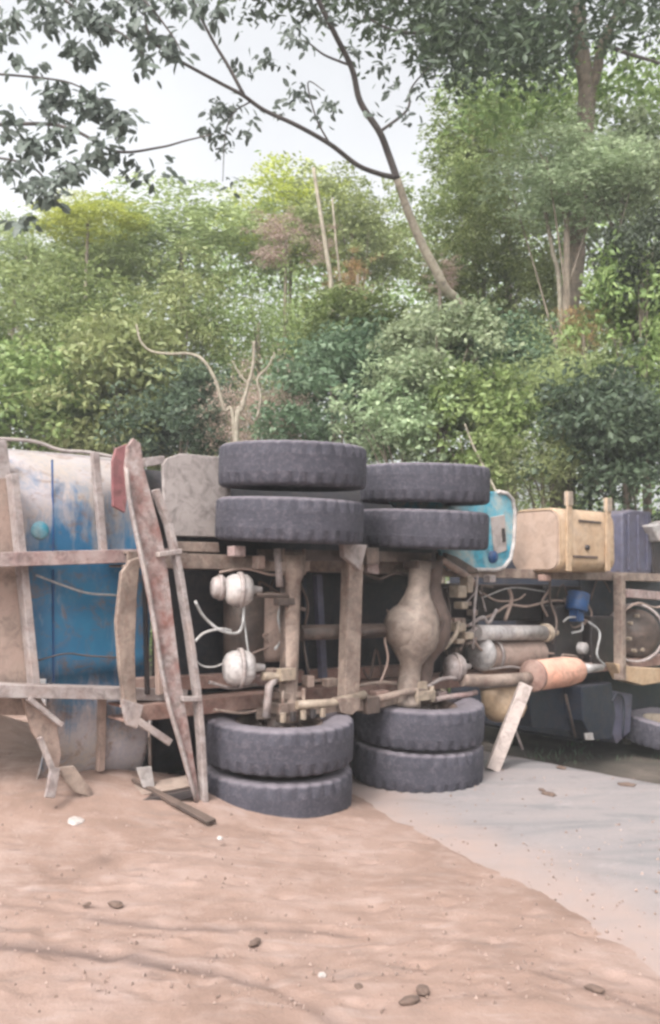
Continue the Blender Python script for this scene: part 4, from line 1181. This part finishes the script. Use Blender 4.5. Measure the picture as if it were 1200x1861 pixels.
# the far wood that reads as one mass
def forest_mass():
    pts = []
    for k in range(2600):
        px = rng.uniform(-500, 1700)
        D = rng.uniform(19, 30)
        top = np.interp(px, [-500, 0, 130, 250, 400, 540, 620, 720, 800, 900, 1000, 1200, 1700], [470, 470, 430, 410, 390, 360, 360, 400, 430, 430, 330, 300, 300])
        py = rng.uniform(top + 20, 1060)
        c = at(px, py, D)
        pts.append(np.array(c) + rng.normal(size=(44, 3)) * np.array((.45, .45, .28)))
    me = leaf_mesh('forest', np.vstack(pts), .17, .3, .5, mats=L['green'])
    o = bpy.data.objects.new('forest', me); sc.collection.objects.link(o)
    tag(o, 'far green wood closing the view behind the nearer trees', None, None, 'stuff')
forest_mass()
# undergrowth along the verge
def undergrowth():
    pts = []
    for k in range(900):
        s_ = rng.uniform(3.0, 6.5); r_ = rng.uniform(-14, 7)
        x = EP[0] + s_ * EN[0] + r_ * ED[0]; y = EP[1] + s_ * EN[1] + r_ * ED[1]
        z = gz(x, y) + rng.uniform(.0, 1.0) * min(1, (s_ - 2.6) / 1.5)
        pts.append(np.array((x, y, z)) + rng.normal(size=(34, 3)) * np.array((.22, .22, .16)))
    me = leaf_mesh('undergrowth', np.vstack(pts), .11, .2, .45, mats=L['green'])
    o = bpy.data.objects.new('undergrowth', me); sc.collection.objects.link(o)
    tag(o, 'low leafy undergrowth filling the ground beyond the road', None, None, 'stuff')
undergrowth()
def grass():
    n = 5000
    s_ = rng.uniform(.25, 3.2, n); r_ = rng.uniform(-9, 6, n)
    x = EP[0] + s_ * EN[0] + r_ * ED[0]; y = EP[1] + s_ * EN[1] + r_ * ED[1]
    keep = vnoise(x * 2, y * 2, 77) > .66
    x, y = x[keep], y[keep]; z = ground_z(x, y)
    c = np.stack([x, y, z], 1)
    d = rng.normal(size=(len(x), 3)) * .45; d[:, 2] = 1
    me = leaf_mesh('grass', c, .085, 0, .1, mats=L['dark'], dirs=d)
    o = bpy.data.objects.new('grass', me); sc.collection.objects.link(o)
    tag(o, 'short grass on the verge beyond the road edge', None, None, 'stuff')
grass()

# big-leaved sprays: leaf groups hanging at chosen places
def spray_mesh(name, cents, leaf, nleaf=9, size=.17, spread=.10, mat='shade', fan=True):
    cs_, ds_ = [], []
    for c in cents:
        for k in range(nleaf):
            a_ = rng.uniform(0, 6.28)
            d = np.array((math.cos(a_), math.sin(a_) * .6, rng.uniform(-1.4, .1)))
            cs_.append(np.array(c) + rng.normal(size=3) * spread * .35); ds_.append(d)
    n = len(cs_); C0 = np.array(cs_); Dv = np.array(ds_); Dv /= np.linalg.norm(Dv, axis=1)[:, None]
    sz = size * rng.uniform(.65, 1.3, n)[:, None]
    nr = rng.normal(size=(n, 3)) * .5; nr[:, 1] -= .9; nr[:, 2] += .5
    sd_ = np.cross(Dv, nr); sd_ /= np.linalg.norm(sd_, axis=1)[:, None]; nn_ = np.cross(sd_, Dv)
    V = [C0, C0 + Dv * sz * .3 + sd_ * sz * .22 + nn_ * sz * .04, C0 + Dv * sz * .72 + sd_ * sz * .2 - nn_ * sz * .02, C0 + Dv * sz - nn_ * sz * .14,
         C0 + Dv * sz * .72 - sd_ * sz * .2 - nn_ * sz * .02, C0 + Dv * sz * .3 - sd_ * sz * .22 + nn_ * sz * .04]
    v = np.stack(V, 1).reshape(-1, 3); me = bpy.data.meshes.new(name)
    fill(me, v, np.arange(6 * n).reshape(n, 6)); me.materials.append(L[mat])
    return me

# the slender leaning tree with forked crown
lt_base = at(905, 880, 11.9); lt_base.z = gz(lt_base.x, lt_base.y)
lt = empty('leaning_tree', lt_base); tag(lt, 'slender leaning tree with pale lower trunk forking against the white sky', 'tree')
m = MB(); tk = [lt_base, at(852, 640, 11.3), at(806, 520, 10.9), at(770, 450, 10.7), at(742, 385, 10.5), at(722, 325, 10.3)]
m.tube(spline(tk, 5), list(np.linspace(.075, .046, 26)), 12); m.build('trunk', M['bark_pale'], lt, label='pale lower trunk')
def branch(parent, pts, r0, r1, mat, name='branch'):
    s_ = spline(pts, 6); m = MB(); m.tube(s_, list(np.linspace(r0, r1, len(s_))), 8); return m.build(name, mat, parent)
bd = M['bark_dark']
branch(lt, [at(722, 325, 10.3), at(706, 280, 10.2), at(690, 240, 10.0), at(655, 185, 9.8), at(640, 125, 9.6), at(608, 60, 9.3), at(570, -20, 9.0), at(550, -90, 8.8)], .046, .024, bd)
branch(lt, [at(716, 322, 10.3), at(690, 316, 10.1), at(650, 300, 9.8), at(600, 262, 9.5), at(540, 228, 9.2), at(480, 200, 9.0), at(440, 172, 8.8), at(395, 148, 8.6), at(310, 100, 8.3), at(270, 60, 8.1), at(262, -20, 8.0)], .034, .012, bd)
branch(lt, [at(443, 172, 8.8), at(415, 120, 8.7), at(385, 70, 8.6), at(352, 0, 8.4), at(340, -60, 8.3)], .020, .012, bd)
branch(lt, [at(640, 120, 9.6), at(590, 100, 9.5), at(560, 78, 9.4), at(528, 70, 9.3)], .016, .006, bd, 'twig')
branch(lt, [at(690, 240, 10.0), at(740, 200, 10.0), at(748, 160, 10.0), at(790, 110, 10.0)], .02, .008, bd, 'twig')
branch(lt, [at(600, 262, 9.5), at(575, 215, 9.4), at(560, 150, 9.3), at(590, 165, 9.3)], .012, .006, bd, 'twig')
branch(lt, [at(455, 185, 8.9), at(425, 205, 8.9), at(410, 245, 8.9), at(405, 330, 8.9)], .010, .004, bd, 'twig')
tp = [(555, 168, 3), (530, 178, 2), (600, 190, 3), (500, 195, 1), (380, 192, 3), (405, 200, 4), (430, 192, 3), (398, 238, 4), (375, 245, 2), (445, 238, 3), (412, 270, 2), (455, 215, 1), (485, 100, 3), (528, 62, 4), (560, 78, 2), (545, 55, 2),
      (430, 115, 2), (450, 120, 1), (640, 90, 2), (600, 30, 3), (560, 10, 3), (470, 20, 2), (700, 160, 2), (690, 120, 2), (735, 215, 2), (745, 165, 2), (670, 205, 1), (405, 328, 1), (575, 215, 1), (520, 120, 1)]
cents = []
for x, y, k in tp:
    for q in range(k): cents.append(at(x + rng.uniform(-10, 10), y + rng.uniform(-6, 6), 9.2 + rng.uniform(-.4, .4)))
add_mesh_obj('foliage', spray_mesh('foliage', cents, None, 7, .10, .15, 'hang'), None, lt, wloc(lt) * 0 + Vector((0, 0, 0)))

# large-leaved tree hanging in from the upper left
ol_base = Vector((-5.2, 9.5, 0)); ol_base.z = floor_z(-5.2, 9.5) - .05
ol = empty('overhanging_tree', ol_base); tag(ol, 'large leaved tree hanging dark leaf clusters in from the upper left', 'tree')
branch(ol, [ol_base, Vector((-5.3, 9.3, 2.5)), Vector((-5.0, 9.0, 5)), at(-260, 250, 8.4), at(-220, 100, 8.2), at(-80, -60, 8.0), at(60, -110, 7.8), at(300, -130, 7.8)], .14, .05, bd, 'trunk')
branch(ol, [at(-250, 240, 8.3), at(40, 225, 8.2), at(130, 235, 8.1), at(210, 275, 8.0), at(290, 268, 8.0), at(340, 255, 8.0), at(385, 245, 8.0)], .022, .006, bd)
branch(ol, [at(-230, 120, 8.2), at(60, 140, 8.1), at(150, 160, 8.0), at(215, 210, 8.0)], .014, .005, bd)
branch(ol, [at(-255, 270, 8.3), at(20, 290, 8.1), at(90, 330, 8.0), at(125, 310, 7.9)], .016, .005, bd)
branch(ol, [at(40, -100, 8.0), at(130, 10, 7.9), at(220, 60, 7.9), at(262, 100, 7.8)], .016, .005, bd)
branch(ol, [at(150, -60, 7.8), at(250, -10, 7.8), at(310, 60, 7.8), at(330, 95, 7.8)], .016, .005, bd)
oc = [(95, 40, 4), (85, 20, 2), (150, 22, 4), (165, 30, 2), (195, 48, 5), (175, 40, 2), (125, 92, 3), (155, 98, 4), (262, 103, 3), (250, 55, 3), (235, 50, 2), (275, 60, 2), (310, 78, 3), (325, 95, 2), (268, 8, 4), (330, 8, 3), (350, 15, 2), (395, 12, 3), (100, 168, 3), (85, 195, 2), (115, 172, 2),
      (165, 182, 5), (155, 190, 2), (185, 195, 3), (215, 220, 4), (228, 228, 2), (105, 242, 4), (120, 235, 2), (60, 262, 3), (75, 268, 2), (42, 285, 2), (22, 300, 3), (62, 338, 4), (90, 350, 4), (100, 340, 2), (125, 308, 5), (60, 130, 1), (185, 272, 3), (170, 285, 2), (200, 285, 3), (20, 210, 2), (10, 240, 2), (30, 395, 1), (55, 400, 1), (260, 300, 1), (240, 310, 1), (300, 310, 1),
      (0, 60, 3), (30, 30, 3), (210, 0, 3), (20, 110, 1), (60, -10, 4), (130, -20, 4), (310, -20, 4), (240, -20, 4)]
cents = []
for x, y, k in oc:
    for q in range(k): cents.append(at(x + rng.uniform(-6, 6), y + rng.uniform(-5, 5), 8.0 + rng.uniform(-.35, .35)))
add_mesh_obj('foliage', spray_mesh('foliage', cents, None, 11, .115, .17, 'hang'), None, ol, Vector((0, 0, 0)))

# the big tree on the right
bt_base = at(1018, 830, 11.6); bt_base.z = gz(bt_base.x, bt_base.y) - .1
bt = empty('big_tree', bt_base); tag(bt, 'big tree on the right with thick forked trunk under a dark canopy', 'tree')
bark = M['bark_mid']
branch(bt, [bt_base, at(1015, 740, 11.6), at(1018, 660, 11.6), at(1032, 570, 11.6), at(1045, 480, 11.6), at(1048, 390, 11.6), at(1060, 290, 11.6), at(1066, 200, 11.6), at(1068, 150, 11.6)], .15, .13, bark, 'trunk')
branch(bt, [at(1068, 165, 11.6), at(1058, 100, 11.5), at(1052, 30, 11.4), at(1048, -60, 11.3)], .12, .10, bark)
branch(bt, [at(1068, 180, 11.6), at(1085, 130, 11.5), at(1095, 80, 11.4), at(1130, 10, 11.2), at(1160, -60, 11)], .08, .05, bark)
branch(bt, [at(1062, 150, 11.6), at(1038, 90, 11.5), at(1028, 30, 11.4), at(1015, -50, 11.3)], .045, .035, M['bark_dark'])
branch(bt, [at(1050, 60, 11.4), at(960, 30, 10.8), at(860, 40, 10.4), at(740, 60, 10), at(660, 30, 9.8)], .05, .012, M['bark_dark'])
branch(bt, [at(1095, 80, 11.4), at(1150, 100, 11), at(1220, 120, 10.6)], .04, .012, M['bark_dark'])
def canopy(n, region, D, per, size, mat, parent, spreadv):
    pts = []
    for k in range(n):
        px = rng.uniform(region[0], region[2]); py = rng.uniform(region[1], region[3])
        c = at(px, py, D + rng.uniform(-1, 1)); pts.append(np.array(c) + rng.normal(size=(per, 3)) * spreadv)
    me = leaf_mesh('canopy', np.vstack(pts), size, .4, .42, mats=L[mat])
    return add_mesh_obj('canopy', me, None, parent, Vector((0, 0, 0)))
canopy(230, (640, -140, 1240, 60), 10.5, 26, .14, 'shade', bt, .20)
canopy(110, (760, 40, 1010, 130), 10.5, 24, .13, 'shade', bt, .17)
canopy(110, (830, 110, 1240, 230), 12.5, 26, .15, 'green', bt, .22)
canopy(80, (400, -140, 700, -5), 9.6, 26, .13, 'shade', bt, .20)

# thin trunks and vines
def stem(name, pts, r0, r1, mat, label, cat='tree'):
    s_ = spline(pts, 6); m = MB(); m.tube(s_, list(np.linspace(r0, r1, len(s_))), 8)
    o = m.build(name, mat); tag(o, label, cat); return o
def downto(px, py, D, bx):
    p = at(px, py, D); q = at(bx, py + 60, D); q.z = gz(q.x, q.y) - .05; return [q, (p + q) / 2, p]
stem('slender_tree', downto(604, 560, 13.5, 612) + [at(594, 460, 13.5), at(580, 370, 13.5), at(570, 305, 13.5)], .045, .03, M['bark_pale'], 'thin pale trunk standing up left of the leaning tree')
stem('slender_tree', downto(620, 560, 15, 624) + [at(610, 430, 15), at(604, 360, 15)], .026, .018, M['bark_pale'], 'thinnest pale trunk just right of the thin pale one')
stem('slender_tree', downto(1018, 540, 11.2, 1022) + [at(1005, 460, 11.2), at(996, 410, 11.2), at(988, 365, 11.2)], .036, .026, M['bark_pale'], 'short pale trunk left of the big trunk')
stem('vine', [at(430, 800, 11.3), at(426, 790, 11.3), at(408, 745, 11.3), at(392, 692, 11.3), at(370, 655, 11.3), at(345, 643, 11.4), at(310, 643, 11.5), at(275, 638, 11.6), at(256, 620, 11.6), at(248, 590, 11.6), at(246, 560, 11.6)][0:0] + [Vector((at(430, 800, 11.3).x, at(430, 800, 11.3).y, gz(-1.2, 11.3) - .05)), at(426, 790, 11.3), at(408, 745, 11.3), at(392, 692, 11.3), at(370, 655, 11.3), at(345, 643, 11.4), at(310, 643, 11.5), at(275, 638, 11.6), at(256, 620, 11.6), at(248, 590, 11.6)], .028, .012, M['bark_pale'], 'curved pale vine arching left above the pale panel', 'vine')
sp = empty('sapling', Vector((at(432, 790, 11.2).x, 11.2, gz(at(432, 790, 11.2).x, 11.2)))); tag(sp, 'forked pinkish sapling behind the rear tyres', 'sapling')
branch(sp, [wloc(sp), at(430, 790, 11.2), at(440, 745, 11.2), at(450, 705, 11.2), at(460, 665, 11.2), at(462, 620, 11.2)], .035, .02, M['bark_pale'], 'trunk')
branch(sp, [at(452, 700, 11.2), at(436, 680, 11.2), at(422, 655, 11.2)], .018, .008, M['bark_pale'])
branch(sp, [at(468, 760, 11.2), at(474, 720, 11.2), at(468, 690, 11.2), at(488, 665, 11.2), at(500, 640, 11.2)], .02, .01, M['bark_pale'])
for k, (pts, lab) in enumerate((([(1116, 740), (1130, 690), (1112, 670), (1095, 745)], 'a'),)):
    pass
stem('liana', [at(1085, 750, 10), at(1098, 720, 10), at(1112, 690, 10), at(1118, 670, 10)], .014, .010, M['bark_pale'], 'short pale liana before the dark bush on the right', 'vine')
stem('liana', [at(905, 900, 10), at(880, 850, 10), at(860, 810, 10), at(845, 770, 10)], .016, .008, M['bark_pale'], 'thin slanting liana above the mudguard', 'vine')

# ------------------------------------------------------------------ air
m = MB(); m.box(Vector((0, 50, 6.5)), Vector((75, 0, 0)), Vector((0, 62, 0)), Vector((0, 0, 13)))
hz = bpy.data.materials.new('pale morning air'); hz.use_nodes = True; hnt = hz.node_tree; hnt.nodes.clear()
ho = hnt.nodes.new('ShaderNodeOutputMaterial'); hv = hnt.nodes.new('ShaderNodeVolumePrincipled')
hv.inputs['Color'].default_value = (.93, .94, .95, 1); hv.inputs['Density'].default_value = .0034
hnt.links.new(hv.outputs[0], ho.inputs['Volume'])
ha = m.build('haze', hz); tag(ha, 'thin pale haze filling the air among the trees', None, None, 'stuff')
